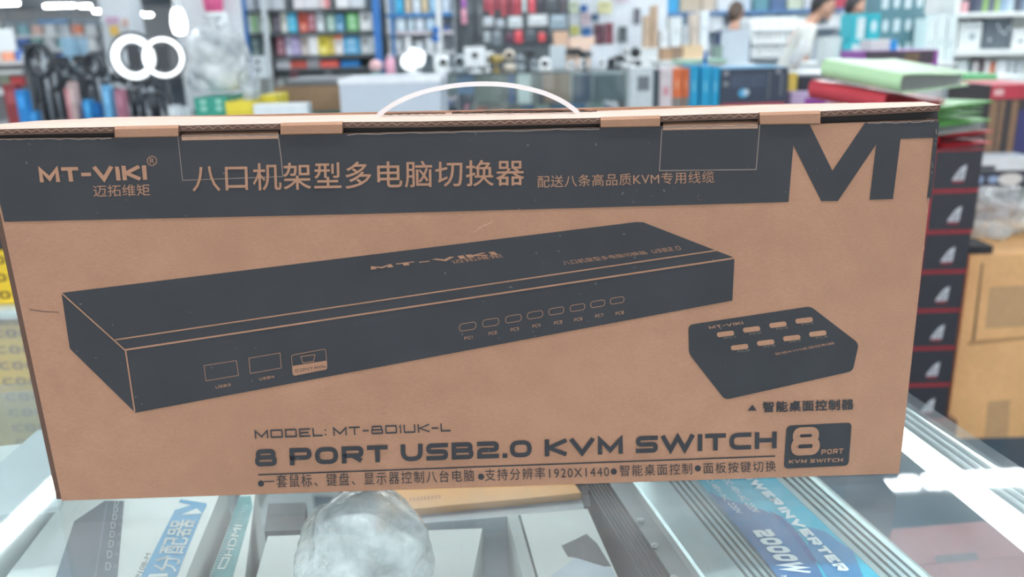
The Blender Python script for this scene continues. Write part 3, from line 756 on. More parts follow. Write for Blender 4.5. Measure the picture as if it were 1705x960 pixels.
# --- power inverter: extruded aluminium case
zI = ZT - .075
ax = (PZ(1545,960,zI) - PZ(1354,793,zI)).normalized(); ax.z = 0; ax.normalize()
pu = V(-ax.y, ax.x, 0); O = PZ(1165, 800, zI)
U = lambda x, y: (PZ(x, y, zI) - O).dot(pu)
IA = M('anodised_aluminium', (186, 204, 206), .32, metal=.55, var=.04, scale=60)
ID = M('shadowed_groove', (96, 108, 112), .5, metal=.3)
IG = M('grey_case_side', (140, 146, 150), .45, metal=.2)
IB = M('black_heat_sink', (66, 72, 76), .5, metal=.1)
u = dict(rib0=U(994,806), rib1=U(1024,806), g1=U(1056,806), s0=U(1068,806), s1=U(1112,806), r1=U(1163,806), l1=U(1292,797), q1=U(1346,793), e1=U(1386,793))
prof = []
def pf(a, h, mat): prof.append((a, h, mat))
pf(u['rib0'] - .004, -.05, IB); 
nr_ = 6
for i in range(nr_):                         # black fins stepping up
    w_ = (u['rib1'] - u['rib0']) / nr_; x = u['rib0'] + i * w_; hh = -.016 + i * .0012
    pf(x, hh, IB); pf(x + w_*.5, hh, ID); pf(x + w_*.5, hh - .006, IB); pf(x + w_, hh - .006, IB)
pf(u['rib1'] + .001, -.008, IG); pf(u['g1'], -.007, IG); pf(u['g1'] + .002, -.003, IA)
for i in range(9):
    t = i / 8; pf(u['s0'] + (u['s1'] - u['s0']) * t, -.004 + .004 * math.sin(t * math.pi / 2), IA)
def grooves(a, b, n_):
    w_ = (b - a) / n_
    for i in range(n_):
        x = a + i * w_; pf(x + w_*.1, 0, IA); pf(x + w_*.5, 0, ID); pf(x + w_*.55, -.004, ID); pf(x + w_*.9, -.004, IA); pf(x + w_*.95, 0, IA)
grooves(u['s1'], u['r1'] - .003, 4); pf(u['r1'] - .002, 0, IA); pf(u['r1'], -.0015, IA); pf(u['l1'], -.0015, IA); pf(u['l1'] + .001, 0, IA)
grooves(u['l1'] + .003, u['q1'], 4)
for i in range(8):
    t = i / 7; pf(u['q1'] + (u['e1'] - u['q1']) * t, -.012 * t * t, IA)
pf(u['e1'] + .003, -.07, IA)
s0, s1 = -.10, .34
root = thing('power_inverter', O + pu * (u['l1'] / 2) + ax * .12 - V(0, 0, .07), 'silver finned power inverter with a blue label lying under the glass', 'inverter')
m = MB(); zb = ZSH + .0015
pts = [(O + pu * a, max(zb, zI + h), mt) for a, h, mt in prof]
for (p, z_, mt), (q, z2_, _) in zip(pts, pts[1:]):
    A = V(p.x, p.y, z_); B = V(q.x, q.y, z2_)
    m.add([A + ax * s0, B + ax * s0, B + ax * s1, A + ax * s1], [(3,2,1,0)], mt)
for s_ in (s0, s1):
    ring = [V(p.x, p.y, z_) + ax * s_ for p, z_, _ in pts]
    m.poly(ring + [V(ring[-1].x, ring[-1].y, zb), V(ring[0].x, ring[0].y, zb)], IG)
A, B = pts[0][0], pts[-1][0]
m.add([V(A.x,A.y,zb) + ax*s0, V(B.x,B.y,zb) + ax*s0, V(B.x,B.y,zb) + ax*s1, V(A.x,A.y,zb) + ax*s1], [(0,1,2,3)], IG)
m.build('finned_case', root)
for x, y in ((1066,866),(1090,908),(1122,962)):
    p = PZ(x, y, zI - .0065); MB().lathe([(.0026, -.001), (.0026, .0008), (.0012, .001)], p, M('screw_steel', (176, 180, 182), .3, metal=.9), 10).build('screw', root)
zl = zI + .0006
lab = MB(); LB_ = M('label_cyan', (14, 182, 214), .35, var=.05); LD = M('label_blue', (40, 108, 166), .35, var=.18, scale=14)
lab.hexa([O + ax*s0*.9 - V(0,0,.0014), O + ax*s1*.95 - V(0,0,.0014), O + ax*s1*.95 + pu*u['l1'] - V(0,0,.0014), O + ax*s0*.9 + pu*u['l1'] - V(0,0,.0014)] + [O + ax*s0*.9 + V(0,0,zl - zI), O + ax*s1*.95 + V(0,0,zl - zI), O + ax*s1*.95 + pu*u['l1'] + V(0,0,zl - zI), O + ax*s0*.9 + pu*u['l1'] + V(0,0,zl - zI)], LB_)
flat(lab, y8((385,280),(540,345),(700,385),(830,430),(960,500),(1040,560),(1130,690),(1250,860),(1300,960),(1000,1060),(940,962)), zl, LD, 1)
flat(lab, y8((860,430),(960,470),(1060,560),(1160,690),(1250,840),(1200,830),(1100,690),(1000,560)), zl, M('label_navy', (34, 84, 150), .4), 2)
flat(lab, y8((1170,560),(1300,590),(1536,750),(1620,960),(1330,960),(1180,720)), zl, M('label_mid_blue', (36, 130, 186), .4, var=.1, scale=14), 1)
LW = M('label_white_print', (232, 240, 244), .4)
W8 = lambda sh, bl, br, tl, tr, lv=3: lab.shape(sh, bil(*y8(bl, br, tl, tr), lambda q: PZ(q.x, q.y, zl + .0003 * lv)), LW)
W8(stroke_shape('POWER', .3, .2, .16), (560,80), (905,390), (630,50), (1010,378))
W8(stroke_shape('INVERTER', .3, .2, .16), (920,410), (1410,920), (1010,395), (1530,905))
W8(stroke_shape('2000W', .3, .25, .16), (705,590), (960,925), (900,575), (1245,930))
W8(text_shape('DC-48V-AC-220V'), (490,180), (735,445), (540,170), (800,440))
W8(text_shape('DC-48V-AC-220V'), (330,150), (610,455), (375,140), (660,450))
W8(stroke_shape('MODEL', .2, .2, .2), (960,950), (1120,1130), (1010,945), (1170,1120))
lab.build('label', root)
# black foam strip beside the inverter
zF = zI - .015
P = [PZ(*p, zF) for p in ((972,842),(983,842),(979,808),(968,808))]
root = thing('foam_block', sum(P, V(0,0,0)) / 4 - V(0,0,.06), 'dark foam block under the glass between the orange carton and the inverter', 'foam block')
lo = lambda p: V(p.x, p.y, ZSH + .001)
MB().hexa([lo(p) for p in P] + P, M('black_foam', (58, 60, 64), .8, var=.3, scale=200, bump=.6)).build('block', root)
# dark carton between the teal banded one and the bag
zK = ZT - .095
P = [PZ(*p, zK) for p in ((440,884),(505,881),(510,836),(446,838))]
root = thing('dark_flat_box', sum(P, V(0,0,0)) / 4 - V(0,0,zK - ZSH), 'dark flat carton under the glass, left of the crumpled bag', 'box')
lo = lambda p: V(p.x, p.y, ZSH + .0005)
MB().hexa([lo(p) for p in P] + P, M('dark_flat_card', (74, 76, 80), .55, var=.2)).build('carton', root)
# white board standing at the left below the glass
zW = ZT - .03
P = [PZ(*p, zW) for p in ((-60,866),(99,842),(150,700),(62,716),(16,756),(-60,820))]
root = thing('white_sheet', sum(P, V(0,0,0)) / 6, 'pale white plastic sheet with a rounded corner under the glass left of the box', 'sheet')
MB().prism(P, (0, 0, -.004), M('milky_plastic', (196, 208, 212), .45, var=.03)).build('sheet_body', root)
MB().prism([PZ(*p, zW - .005) for p in ((-70,775),(0,742),(42,738),(70,760),(-40,860))], (0, 0, -.097), PAPER).build('carton_below', root)
# reddish cartons on the low shelf at the right
RED1 = M('faded_red_card', (150, 92, 96), .6, var=.12); RED2 = M('faded_dark_card', (96, 84, 92), .6)
for i, (pts, z, h, mt, lb) in enumerate((([(1440,1010),(1760,985),(1720,925),(1480,945)], .62, .19, RED1, 'dull red carton nearest the viewer on the low shelf at the bottom right'), ([(1460,945),(1740,922),(1700,862),(1486,880)], .60, .17, RED1, 'dull red carton on the low shelf just behind another at the bottom right'))):
    P = [PZ(*p, z) for p in pts]
    root = thing('red_carton', sum(P, V(0,0,0)) / 4 - V(0,0,h), lb, 'box')
    dn = V(0,0,z - .4265); MB().hexa([p - dn for p in P] + P, mt).build('carton', root)
    if i: 
        m = MB(); flat(m, [(1555,925),(1625,918),(1632,936),(1562,942)], z, RED2, 2); m.build('label', root)

# ================================================================== helpers for goods further back
def tone(c): return C(*c)
def span(x0, x1, y, Y):
    a = Q(x0, y, Y); b = Q(x1, y, Y); return a.x, b.x
def carton_at(name, x0, y0, x1, y1, Y, dep, mat, label, cat='box', group=None, zb=None, faces=None, side=None, yaw=0, part='carton', bevel=0, zmax=None):
    """a carton whose front spans a pixel rectangle at depth Y; zb overrides the height it stands on"""
    ym = (y0 + y1) / 2; xm = (x0 + x1) / 2
    xa, xb = Q(x0, ym, Y).x, Q(x1, ym, Y).x; zt_ = Q(xm, y0, Y).z; z0 = Q(xm, y1, Y).z if zb is None else zb + .0008
    if zmax is not None: zt_ = min(zt_, zmax - .0015)
    root = thing(name, ((xa + xb) / 2, Y + dep / 2, z0), label, cat, group)
    root.rotation_euler = (0, 0, yaw); root['_w'] = (0, 0, 0)
    f = dict(faces or {})
    m = MB().box((0, 0, (zt_ - z0) / 2), (xb - xa, dep, zt_ - z0), mat, faces=f); m.build(part, root, bevel=bevel)
    root['_s'] = (xb - xa, dep, zt_ - z0)
    return root
def patch(root, name, fx0, fz0, fx1, fz1, mat, face='front', shape=None, lift=.0006):
    """a printed patch on the front (or top) of a carton, in fractions of the face"""
    w_, d_, h_ = root['_s']; m = MB()
    if face == 'front': F = lambda a, b: V(-w_/2 + a*w_, -d_/2 - lift, b*h_)
    else: F = lambda a, b: V(-w_/2 + a*w_, -d_/2 + b*d_, h_ + lift)
    if shape is None: shape = [(0,0),(1,0),(1,1),(0,1)]
    m.poly([F(fx0 + (fx1-fx0)*a, fz0 + (fz1-fz0)*b) for a, b in shape], mat); return m.build(name, root)
DISC = [(.5 + .5*math.cos(t*math.pi/10), .5 + .5*math.sin(t*math.pi/10)) for t in range(20)]
def counter(name, x0, x1, y0, y1, z, label, cat='counter', glass=True, mat=None, shelves=(.55,)):
    root = thing(name, ((x0+x1)/2, (y0+y1)/2, 0), label, cat)
    cx, cy, sx, sy = (x0+x1)/2, (y0+y1)/2, x1-x0, y1-y0
    mat = mat or WHITEFRAME
    if not glass:
        MB().box((cx, cy, z/2 - .01), (sx - .02, sy - .02, z - .02), mat).build('cabinet_body', root)
        MB().box((cx, cy, z - .01), (sx, sy, .02), mat).build('counter_top', root, bevel=.003)
        return root
    MB().box((cx, cy, .15), (sx, sy, .3), mat).build('base', root, bevel=.004)
    MB().box((cx, cy, z - .005), (sx, sy, .01), GLASS2).build('glass_top', root)
    for a, b, c, d in ((cx, y0+.004, sx, .006), (cx, y1-.004, sx, .006), (x0+.004, cy, .006, sy-.02), (x1-.004, cy, .006, sy-.02)):
        MB().box((a, b, (z+.29)/2), (c, d, z - .312), GLASS2).build('side_pane', root)
    for s in shelves: MB().box((cx, cy, s), (sx - .03, sy - .03, .008), GLASS2).build('glass_shelf', root)
    for a in (x0+.01, x1-.01):
        for b in (y0+.01, y1-.01): MB().box((a, b, (z+.28)/2), (.02, .02, z-.31), ALU).build('corner_post', root)
    return root

# ================================================================== right: headset cartons, folders, big carton
YS = 2.25
BLK = M('carton_black', (50, 50, 56), .5); REDM = M('carton_red', (186, 48, 58), .5); SIL = M('print_silver', (206, 206, 210), .45, var=.12, scale=300)
zs0 = Q(1595, 247, YS).z; hb = (zs0 - Q(1545, 640, YS).z) / 6
nb = int(zs0 / hb); zpl = zs0 - nb * hb
rights = [1634, 1626, 1615, 1606, 1597, 1589, 1580, 1572]
FINP = [(0,0),(.28,.42),(.62,.82),(1,1),(.94,.5),(.9,.02)]
sw = .14
ords = ['topmost', 'second from the top', 'third from the top', 'fourth from the top', 'fifth from the top', 'sixth from the top', 'seventh from the top', 'lowest, near the floor', 'bottom one', 'base one']
proto = None
xr0 = None
for i in range(nb):
    yc = 280 + i * 63
    xr = Q(rights[min(i, 7)] , min(yc, 690), YS).x
    if i > 7: xr = xprev
    xprev = xr
    lb = 'black and red carton with silver fin emblem, %s of the right stack' % ords[i]
    loc = (xr - sw/2 , YS + .1, zs0 - (i+1) * hb)
    if proto is None:
        proto = thing('headset_carton', loc, lb, 'box', 'black and red cartons in the right-hand stack'); proto['_w'] = (0,0,0)
        MB().box((0,0,hb/2), (sw, .2, hb - .002), BLK, faces={5: REDM, 3: REDM}).build('carton', proto)
        e = MB()
        for zz_ in (.002, hb - .004): e.box((0, -.1005, zz_), (sw, .001, .003), REDM)
        e.box((-sw/2 + .006, -.1005, hb/2), (.012, .001, hb - .004), REDM); e.build('red_edge', proto)
        e = MB(); e.poly([(-.006 + .036*a, -.1008, .028 + .042*b) for a, b in FINP], SIL)
        e.poly([(.002 + .022*a, -.1012, .032 + .026*b) for a, b in FINP], M('print_grey_silver', (160, 160, 166), .5))
        e.build('fin_emblem', proto)
        e = MB(); e.box((.011, -.1008, .0235), (.03, .0006, .003), REDM); e.build('red_line', proto)
    else: copy_tree(proto, loc, None, lb)
xst = xprev - sw/2
struct_ = MB().box((xst + .02, YS + .1, zpl/2), (.16, .22, zpl), M('plinth_wood', (120, 96, 80), .6)).build('plinth'); tag(struct_, 'low wooden plinth under the stack of black and red cartons', 'plinth')
# side table that shares the folders' weight, behind the brown box
xt1 = Q(rights[0], 280, YS).x - sw - .012
xt1 = xst - sw/2 - .08
counter('side_cabinet', xt1 - .30, xt1, YS - .06, YS + .5, zs0 - .001, 'grey cabinet under the pile of plastic folders, hidden behind the cardboard box', 'cabinet', glass=False, mat=M('cabinet_grey', (150, 156, 160), .5))
# plastic folders: a sleeve of two covers joined at a spine, mouth open towards the right
def folder(name, corner, spine, page, z, h, cover, inner, label, bulge=.3, cat='folder', npg=None):
    root = thing(name, (corner.x, corner.y, z), label, cat, 'plastic folders piled on the carton stack'); m = MB()
    N_ = 10; C_ = Vector((corner.x, corner.y, z))
    S, P = Vector((spine[0], spine[1], spine[2] if len(spine) > 2 else 0)), Vector((page[0], page[1], 0))
    th_ = .0035
    def prof(t, top):                       # height along the page direction
        a = h * (.5 + .5 * math.cos(min(1, t * 1.15) * math.pi)) * bulge + h * (1 - bulge)
        return a if top else 0
    rows = []
    for i in range(N_ + 1):
        t = i / N_; rows.append((t, prof(t, True)))
    for top in (True, False):
        for i in range(N_):
            (t0, h0), (t1, h1) = rows[i], rows[i+1]
            za, zb_ = (h0, h1) if top else (th_, th_)
            a = C_ + P*t0 + V(0,0,za); b = C_ + P*t1 + V(0,0,zb_)
            lo1, lo2 = a - V(0,0,th_), b - V(0,0,th_)
            m.hexa([lo1, lo2, lo2 + S, lo1 + S, a, b, b + S, a + S], cover)
    # rounded spine
    k = []
    for j in range(9):
        t = -math.pi/2 + math.pi*j/8; k.append((-math.cos(t) * min(.02, h*.45), h/2 + math.sin(t) * h/2))
    pd = P.normalized()
    for j in range(8):
        a = C_ + pd*k[j][0] + V(0,0,k[j][1]); b = C_ + pd*k[j+1][0] + V(0,0,k[j+1][1])
        m.add([a, b, b + S, a + S], [(0,1,2,3)], cover, True)
    m.build('cover', root)
    if inner is not None:
        nlv = npg or max(2, int(h / .006)); pg = MB()
        for j in range(nlv):
            f = (j + .5) / nlv
            for i in range(N_ - 1):
                (t0, h0), (t1, h1) = rows[i], rows[i+1]
                z0 = th_ + (h0 - 2*th_) * f; z1_ = th_ + (h1 - 2*th_) * f
                a = C_ + P*t0 + S*.02 + V(0,0,z0); b = C_ + P*t1 + S*.02 + V(0,0,z1_); d = V(0,0,.0018)
                pg.hexa([a - d, b - d, b + S*.94 - d, a + S*.94 - d, a, b, b + S*.94, a + S*.94], inner)
        pg.build('pages', root)
    return root
YC = 2.08
cz = zs0
cor = lambda x, Y: V(Q(x, 150, Y).x, Y, 0)
F_RED = M('folder_red', (206, 40, 54), .35); F_GRN = M('folder_green', (110, 186, 92), .35); F_GRY = M('folder_grey', (150, 156, 154), .45)
F_LIM = M('folder_pale_green', (188, 224, 176), .45, var=.03); F_PAG = M('folder_pages', (176, 180, 174), .6); F_DRED = M('folder_dull_red', (190, 62, 74), .4)
folder('plastic_folder', V(xst - .02, YS + .03, 0), (-.10, .16), (.165, .06), cz, .034, F_RED, M('folder_red_inner', (150, 34, 44), .5), 'red plastic folder lying directly on the top black carton, its mouth curled open', .0, npg=2)
folder('plastic_folder', V(xst - .06, YS + .0, 0), (-.14, .16), (.19, .1), cz + .036, .024, F_GRY, F_PAG, 'grey plastic folder between the lower red folder and the green one', .3)
folder('plastic_folder', V(xst - .20, YS - .1, 0), (-.10, .13), (.335, .19), cz + .062, .046, F_GRN, M('folder_green_inner', (128, 200, 110), .45), 'bright green plastic folder with a gaping open end in the pile', -.15, npg=3)
folder('plastic_folder', cor(1480, YC - .03), (-.13, .15, .03), (.26, .24), cz + .1155, .046, F_DRED, M('folder_red_inner2', (196, 40, 50), .5), 'red rounded plastic folder just below the pale green book', .75)
bk = folder('plastic_folder', cor(1505, YC - .05), (-.135, .15, .034), (.27, .22), cz + .163, .045, F_LIM, F_PAG, 'thick pale green folder full of grey pages, top of the pile', .25)

# big brown carton on the floor
YB = 2.33
CB = kraft('carton_ochre', (226, 177, 124)); CBT = M('packing_tape', (196, 158, 116), .25, var=.05)
xl = Q(1592, 600, YB).x; zt_ = Q(1650, 424, YB).z
big = thing('brown_carton', (xl + .3, YB + .22, 0), 'large ochre brown carton standing on the blue floor at the right edge', 'box'); big['_w'] = (0,0,0)
MB().box((0, 0, zt_/2), (.6, .44, zt_), CB).build('carton', big, bevel=.004)
def on_big(pts, mat, name, lift=.001):
    q = [Q(x, y, YB) for x, y in pts]; MB().prism([V(p.x - xl - .3, -.22 - lift, p.z) for p in q], (0, lift*.9, 0), mat).build(name, big)
on_big([(1634,438),(1637,438),(1622,572),(1617,574)], M('carton_seam', (120, 92, 66), .7), 'seam', .0012)
on_big([(1610,568),(1700,560),(1760,556),(1760,561),(1700,565),(1612,575)], M('carton_fold', (176, 134, 90), .7), 'fold_line', .0014)
on_big([(1648,478),(1770,470),(1770,540),(1640,546)], CBT, 'tape')
on_big([(1645,668),(1682,665),(1678,731),(1638,733)], CBT, 'tape')
p = Q(1668, 385, YB + .15)
crumpled('clear_wrap', (p.x + .04, YB + .26, zt_ + .064), (.135, .12, .075), WRAP, 'crumpled clear plastic wrap heaped on the big ochre carton', 'plastic wrap', 11, amp=.2)
b_ = MB().box((Q(1622,400,YB+.05).x, YB + .06, zt_ + .0125), (.07, .1, .022), M('black_cloth', (44, 46, 50), .8)); o = b_.build('black_pouch', bevel=.006); tag(o, 'small black pouch at the near corner on top of the ochre carton', 'pouch')
# second carton behind it with packed goods
YD = 2.85
zc2 = Q(1650, 338, YD).z
c2 = thing('brown_carton', (Q(1610, 300, YD).x + .3, YD + .095, 0), 'plain brown carton standing behind the ochre one, under the plastic packs', 'box'); c2['_w'] = (0,0,0)
MB().box((0,0,zc2/2), (.6, .15, zc2), KRAFT).build('carton', c2)
def packet(x0, y0, x1, y1, Y, zb, base, marks, label, group='plastic packs on the cartons'):
    r_ = carton_at('plastic_packet', x0, y0, x1, y1, Y, .12, base, label, 'packet', group, zb=zb, part='wrapper', bevel=.006)
    for i, (a, b, c, d, mt, sh) in enumerate(marks): patch(r_, 'print', a, b, c, d, mt, shape=sh, lift=.0008 + .0004*i)
    return r_
PB = M('packet_white', (226, 232, 238), .25, var=.08); PN = M('packet_navy', (60, 66, 82), .3, var=.2); PBL = M('packet_blue', (150, 176, 214), .3, var=.1)
h3 = [Q(1655, y, YD).z for y in (336, 312, 288, 262)]
packet(1600, 312, 1720, 336, YD + .02, zc2, PN, [(.05,.2,.5,.8,M('packet_dark_brown',(80,70,66),.4),None)], 'dark printed plastic pack, lowest of the pile behind the wrap')
packet(1602, 288, 1720, 312, YD + .03, h3[1], PN, [(.1,.1,.3,.9,PBL,DISC),(.5,.02,.85,.98,M('packet_pale',(222,222,222),.3),DISC),(.36,.2,.5,.8,PBL,DISC)], 'dark plastic pack with a pale ring print in the pile behind the wrap')
packet(1612, 262, 1720, 288, YD + .04, h3[2], PB, [(.1,.05,.42,.4,PN,None)], 'white plastic pack on top of the pile at the right edge')
# striped rolls in a red topped case
YR = 3.05
ztab = Q(1660, 270, YR).z
counter('side_table', Q(1600,200,YR+.1).x + .05, Q(1600,200,YR+.1).x + .8, YR - .02, YR + .32, ztab, 'grey side table behind the plastic packs at the right', 'table', glass=False, mat=M('table_grey', (120, 126, 130), .5))
r_ = carton_at('striped_case', 1643, 141, 1730, 270, YR, .3, M('case_black', (66, 62, 64), .5), 'dark case with brown stripes and a red top at the right edge', 'case', zb=ztab)
BRN = M('stripe_brown', (146, 116, 92), .7, var=.2)
for a, b in ((.02, .18), (.22, .30), (.44, .56)): patch(r_, 'stripe', a, .0, b, .80, BRN)
patch(r_, 'navy_panel', .58, .1, .98, .68, M('case_navy', (64, 66, 116), .5)); patch(r_, 'red_band', 0, .82, 1, 1, M('case_red', (196, 62, 80), .45)); patch(r_, 'red_top', 0, 0, 1, 1, MATS['case_red'], 'top'); patch(r_, 'name_plate', .06, .87, .24, .95, M('case_pale', (230, 190, 190), .5), lift=.0012)

# goods on a white cabinet behind the folders
YP = 3.45
zp = Q(1500, 124, YP).z
counter('white_cabinet', Q(1390,100,YP).x, Q(1572,100,YP).x, YP - .05, YP + .6, zp, 'white cabinet behind the folders carrying the purple sided box', 'cabinet', glass=False)
r_ = carton_at('purple_box', 1438, 84, 1561, 124, YP, .25, M('purple_card', (150, 84, 166), .5), 'dark fronted flat box with purple sides behind the folders', zb=zp)
patch(r_, 'picture', .02, .42, .94, .98, M('picture_dark', (78, 72, 82), .5, var=.25, scale=18)); patch(r_, 'gold_picture', .55, .5, .74, .9, M('picture_gold', (120, 102, 82), .5, var=.3, scale=40), lift=.0012); patch(r_, 'white_band', 0, 0, .94, .38, M('lilac_white', (222, 212, 230), .5))
r_ = carton_at('white_blue_box', 1452, 66, 1494, 84, YP + .04, .12, WHITE, 'small white box with a blue end on top of the purple sided box', zb=Q(1500,84,YP).z)
patch(r_, 'blue_end', .7, 0, 1, 1, M('bright_blue', (46, 160, 232), .4))
for i, (x0, x1, y0, c, lb) in enumerate(((1586, 1640, 119, (120, 200, 140), 'green strip of a flat box right of the purple sided box'), (1640, 1700, 122, (226, 232, 230), 'white flat box at the far end of the green strip'))):
    carton_at('flat_box', x0 + 20, y0 + 5, x1 + 20, y0 + 19, YP + .2 + i*.02, .2, tone(c), lb, zb=Q(1660, 140, YP + .17).z)
carton_at('goods_shelf', 1580, 140, 1740, 150, YP + .17, .32, tone((170,178,180)), 'low grey carton carrying the green and white flat boxes', zb=0)

# mid counter with ink cartons
YM = 3.2
zm = Q(1230, 180, YM).z
counter('glass_showcase', Q(1030,170,YM).x, Q(1400,170,YM).x, YM - .05, YM + .55, zm, 'glass showcase behind the box carrying blue and orange cartons', shelves=(.5,))
CY = M('cyan_card', (28, 164, 214), .45, var=.04); NV = M('navy_carton', (64, 74, 92), .5, var=.08)
carton_at('flat_red_box', 1204, 172, 1306, 180, YM + .01, .3, M('rose_card', (206, 96, 112), .5), 'flat rose red box under the dark printer ink carton', zb=zm)
zi_ = Q(1260, 172, YM).z
r_ = carton_at('ink_carton', 1200, 113, 1311, 172, YM + .02, .24, NV, 'large navy carton with a round blue emblem and bright blue top', zb=zi_, faces={1: CY})
patch(r_, 'emblem', .27, .16, .42, .42, M('emblem_blue', (86, 178, 226), .4), shape=DISC); patch(r_, 'emblem_light', .34, .22, .43, .40, M('emblem_white', (206, 226, 238), .4), shape=DISC, lift=.0012)
for a, b in ((.04, .8), (.04, .5), (.82, .82)): patch(r_, 'icon', a, b, a + .07, b + .13, M('icon_grey', (150, 154, 160), .5))
patch(r_, 'panel_line', .72, .1, .73, .9, MATS['icon_grey']); patch(r_, 'panel_line', .9, .2, .915, .8, MATS['icon_grey'])
patch(r_, 'picture_band', .15, .45, .68, .8, M('navy_band', (78, 90, 112), .5, var=.15, scale=30))
for i, (x0, x1, lb) in enumerate(((1149, 1163, 'left one'), (1167, 1183, 'middle one'), (1185, 1198, 'right one touching the navy carton'))):
    r_ = carton_at('cyan_box', x0, 109 + i, x1, 173 - i, YM + .02 + i*.004, .16, CY, 'tall bright blue carton, %s of the three side by side' % lb, group='bright blue cartons', zb=zm)
    patch(r_, 'pale_print', .35, .4, .6, .65, M('cyan_pale', (120, 206, 232), .45))
carton_at('dark_box', 1164.3, 114, 1165.7, 168, YM + .2, .05, M('dark_card', (62, 70, 80), .5), 'thin dark carton between two bright blue cartons', zb=zm)
ORB = M('orange_carton', (232, 116, 66), .45)
for x0, x1, lb in ((1120, 1136, 'wide orange carton left of the bright blue ones'), (1138, 1147, 'narrow orange carton touching the bright blue ones')):
    r_ = carton_at('orange_carton', x0, 114, x1, 180, YM + .03, .12, ORB, lb, zb=zm, group='orange cartons'); patch(r_, 'grey_foot', 0, 0, 1, .28, M('warm_grey', (140, 136, 132), .5)); patch(r_, 'pale_print', .3, .5, .6, .72, M('orange_pale', (244, 170, 130), .45))
r_ = carton_at('white_rose_box', 1098, 114, 1119, 180, YM + .03, .12, M('white_rose', (230, 216, 220), .5), 'white carton with faint rose print left of the orange cartons', zb=zm); patch(r_, 'rose_print', .3, .35, .75, .55, M('rose_print', (226, 160, 170), .5))
carton_at('dark_slim_box', 1088, 116, 1096, 180, YM + .02, .1, M('slate_card', (66, 82, 92), .5), 'slim slate carton beside the white device', zb=zm)
r_ = carton_at('white_device', 1050, 112, 1087, 180, YM + .02, .1, M('device_white', (214, 222, 226), .35), 'white device with a grey slotted screen on the showcase', 'device', zb=zm, part='housing', bevel=.004)
patch(r_, 'screen', .3, .45, .85, .8, M('screen_grey', (132, 140, 148), .4))
for i in range(6): patch(r_, 'slot', .34 + i*.08, .48, .37 + i*.08, .77, M('slot_dark', (96, 104, 112), .4), lift=.0012)
carton_at('flat_box', 1130, 99, 1210, 106, YM + .35, .15, M('mint_card', (176, 214, 190), .5), 'pale mint flat box seen over the bright blue cartons', zb=Q(1170,106,YM+.35).z)
carton_at('mint_box_stand', 1135, 106, 1205, 180, YM + .36, .12, M('cream_card', (228, 224, 214), .5), 'cream carton standing behind the bright blue cartons', zb=zm)
# slim yellow and white pole, black and purple boxes
r_ = carton_at('yellow_box', 1312, 122, 1326, 180, YM + .10, .06, M('yellow_card', (230, 200, 92), .5), 'slim yellow carton right of the navy ink carton', zb=zm)
root = thing('white_tube', (Q(1319,122,YM+.13).x, YM + .13, Q(1319,122,YM+.10).z + .026), 'white cardboard tube leaning up from the slim yellow carton', 'tube'); root['_w'] = (0,0,0)
a = Q(1319,122,YM+.13); b = Q(1343,82,YM+.13)
MB().tube([(0,0,0), tuple(b - a)], .022, M('tube_white', (240, 242, 242), .5), 14).build('tube_body', root)
r_ = carton_at('black_box', 1330, 126, 1386, 180, YM + .12, .2, M('soft_black', (44, 50, 60), .5), 'black carton behind the flat purple box', zb=zm); patch(r_, 'pale_print', .7, .8, .95, .95, M('print_mist', (150, 166, 172), .5))
r_ = carton_at('purple_flat_box', 1318, 153, 1395, 180, YM + .0, .08, M('lilac_card', (200, 176, 212), .5), 'flat box with a purple front right of the slim yellow carton', zb=zm); patch(r_, 'purple_print', .28, 0, .74, .6, M('purple_print', (150, 74, 160), .5))

# ================================================================== left: fan cartons on and in a low showcase
YL = 1.42
zl_ = Q(30, 508, YL).z
xa = Q(75, 508, YL).x
YEL = M('fan_carton_yellow', (226, 190, 48), .5); YBR = M('fan_print_brown', (96, 72, 30), .6)
counter('glass_showcase', xa - .9, xa + .30, YL - .03, YL + .5, zl_, 'low pale glass showcase left of the box, full of stacked fan cartons', shelves=(.33,))
MB_ = bpy.data.objects['glass_showcase.001'] if 'glass_showcase.001' in bpy.data.objects else bpy.data.objects['glass_showcase']
for ch in MB_.children:
    if ch.name.startswith(('side_pane',)): ch.data.materials[0] = PALEGLASS
hf = .0318
fan0 = None
def fan_carton(x, y, z, label, group):
    global fan0
    if fan0 is None:
        fan0 = thing('fan_carton', (x, y, z), label, 'box', group); fan0['_w'] = (0,0,0)
        MB().box((-.06, 0, hf/2), (.27, .15, hf - .0008), YEL).build('carton', fan0, bevel=.0012)
        m = MB(); m.shape(stroke_shape('COOLER', .26, .2, .28), bil((-.068,.009),(.068,.009),(-.068,.023),(.068,.023), lambda q: V(q.x, -.0753, q.y)), YBR); m.build('lettering', fan0)
        return fan0
    o = copy_tree(fan0, (x, y, z), None, label); o['group'] = group; return o
xf = Q(68, 470, YL).x - .075 + .012
OC = ['lowest', 'second', 'third', 'fourth', 'fifth', 'sixth', 'seventh', 'eighth']
for i in range(3):
    fan_carton(xf + rnd.uniform(-.002,.002), YL + .085, zl_ + .0005 + i*hf, 'yellow fan carton lettered COOLER, %s of three on top of the low showcase' % OC[i], 'yellow fan cartons on top of the low showcase')
nin = 8; zin = .334
for i in range(nin):
    z_ = zl_ - .045 - (i+1)*hf*.98
    if z_ < .334: break
    fan_carton(xf + .012, YL + .10, z_, 'fan carton lettered COOLER, %s from the top inside the pale showcase' % ['first','second','third','fourth','fifth','sixth','seventh','eighth'][i], 'fan cartons inside the low showcase'); zlast = z_
if zlast > .36:
    o = MB().box((xf - .02, YL + .10, (.334 + zlast)/2), (.2, .18, zlast - .335), PAPER).build('white_carton', bevel=.002); tag(o, 'white carton under the column of fan cartons inside the low showcase', 'box')
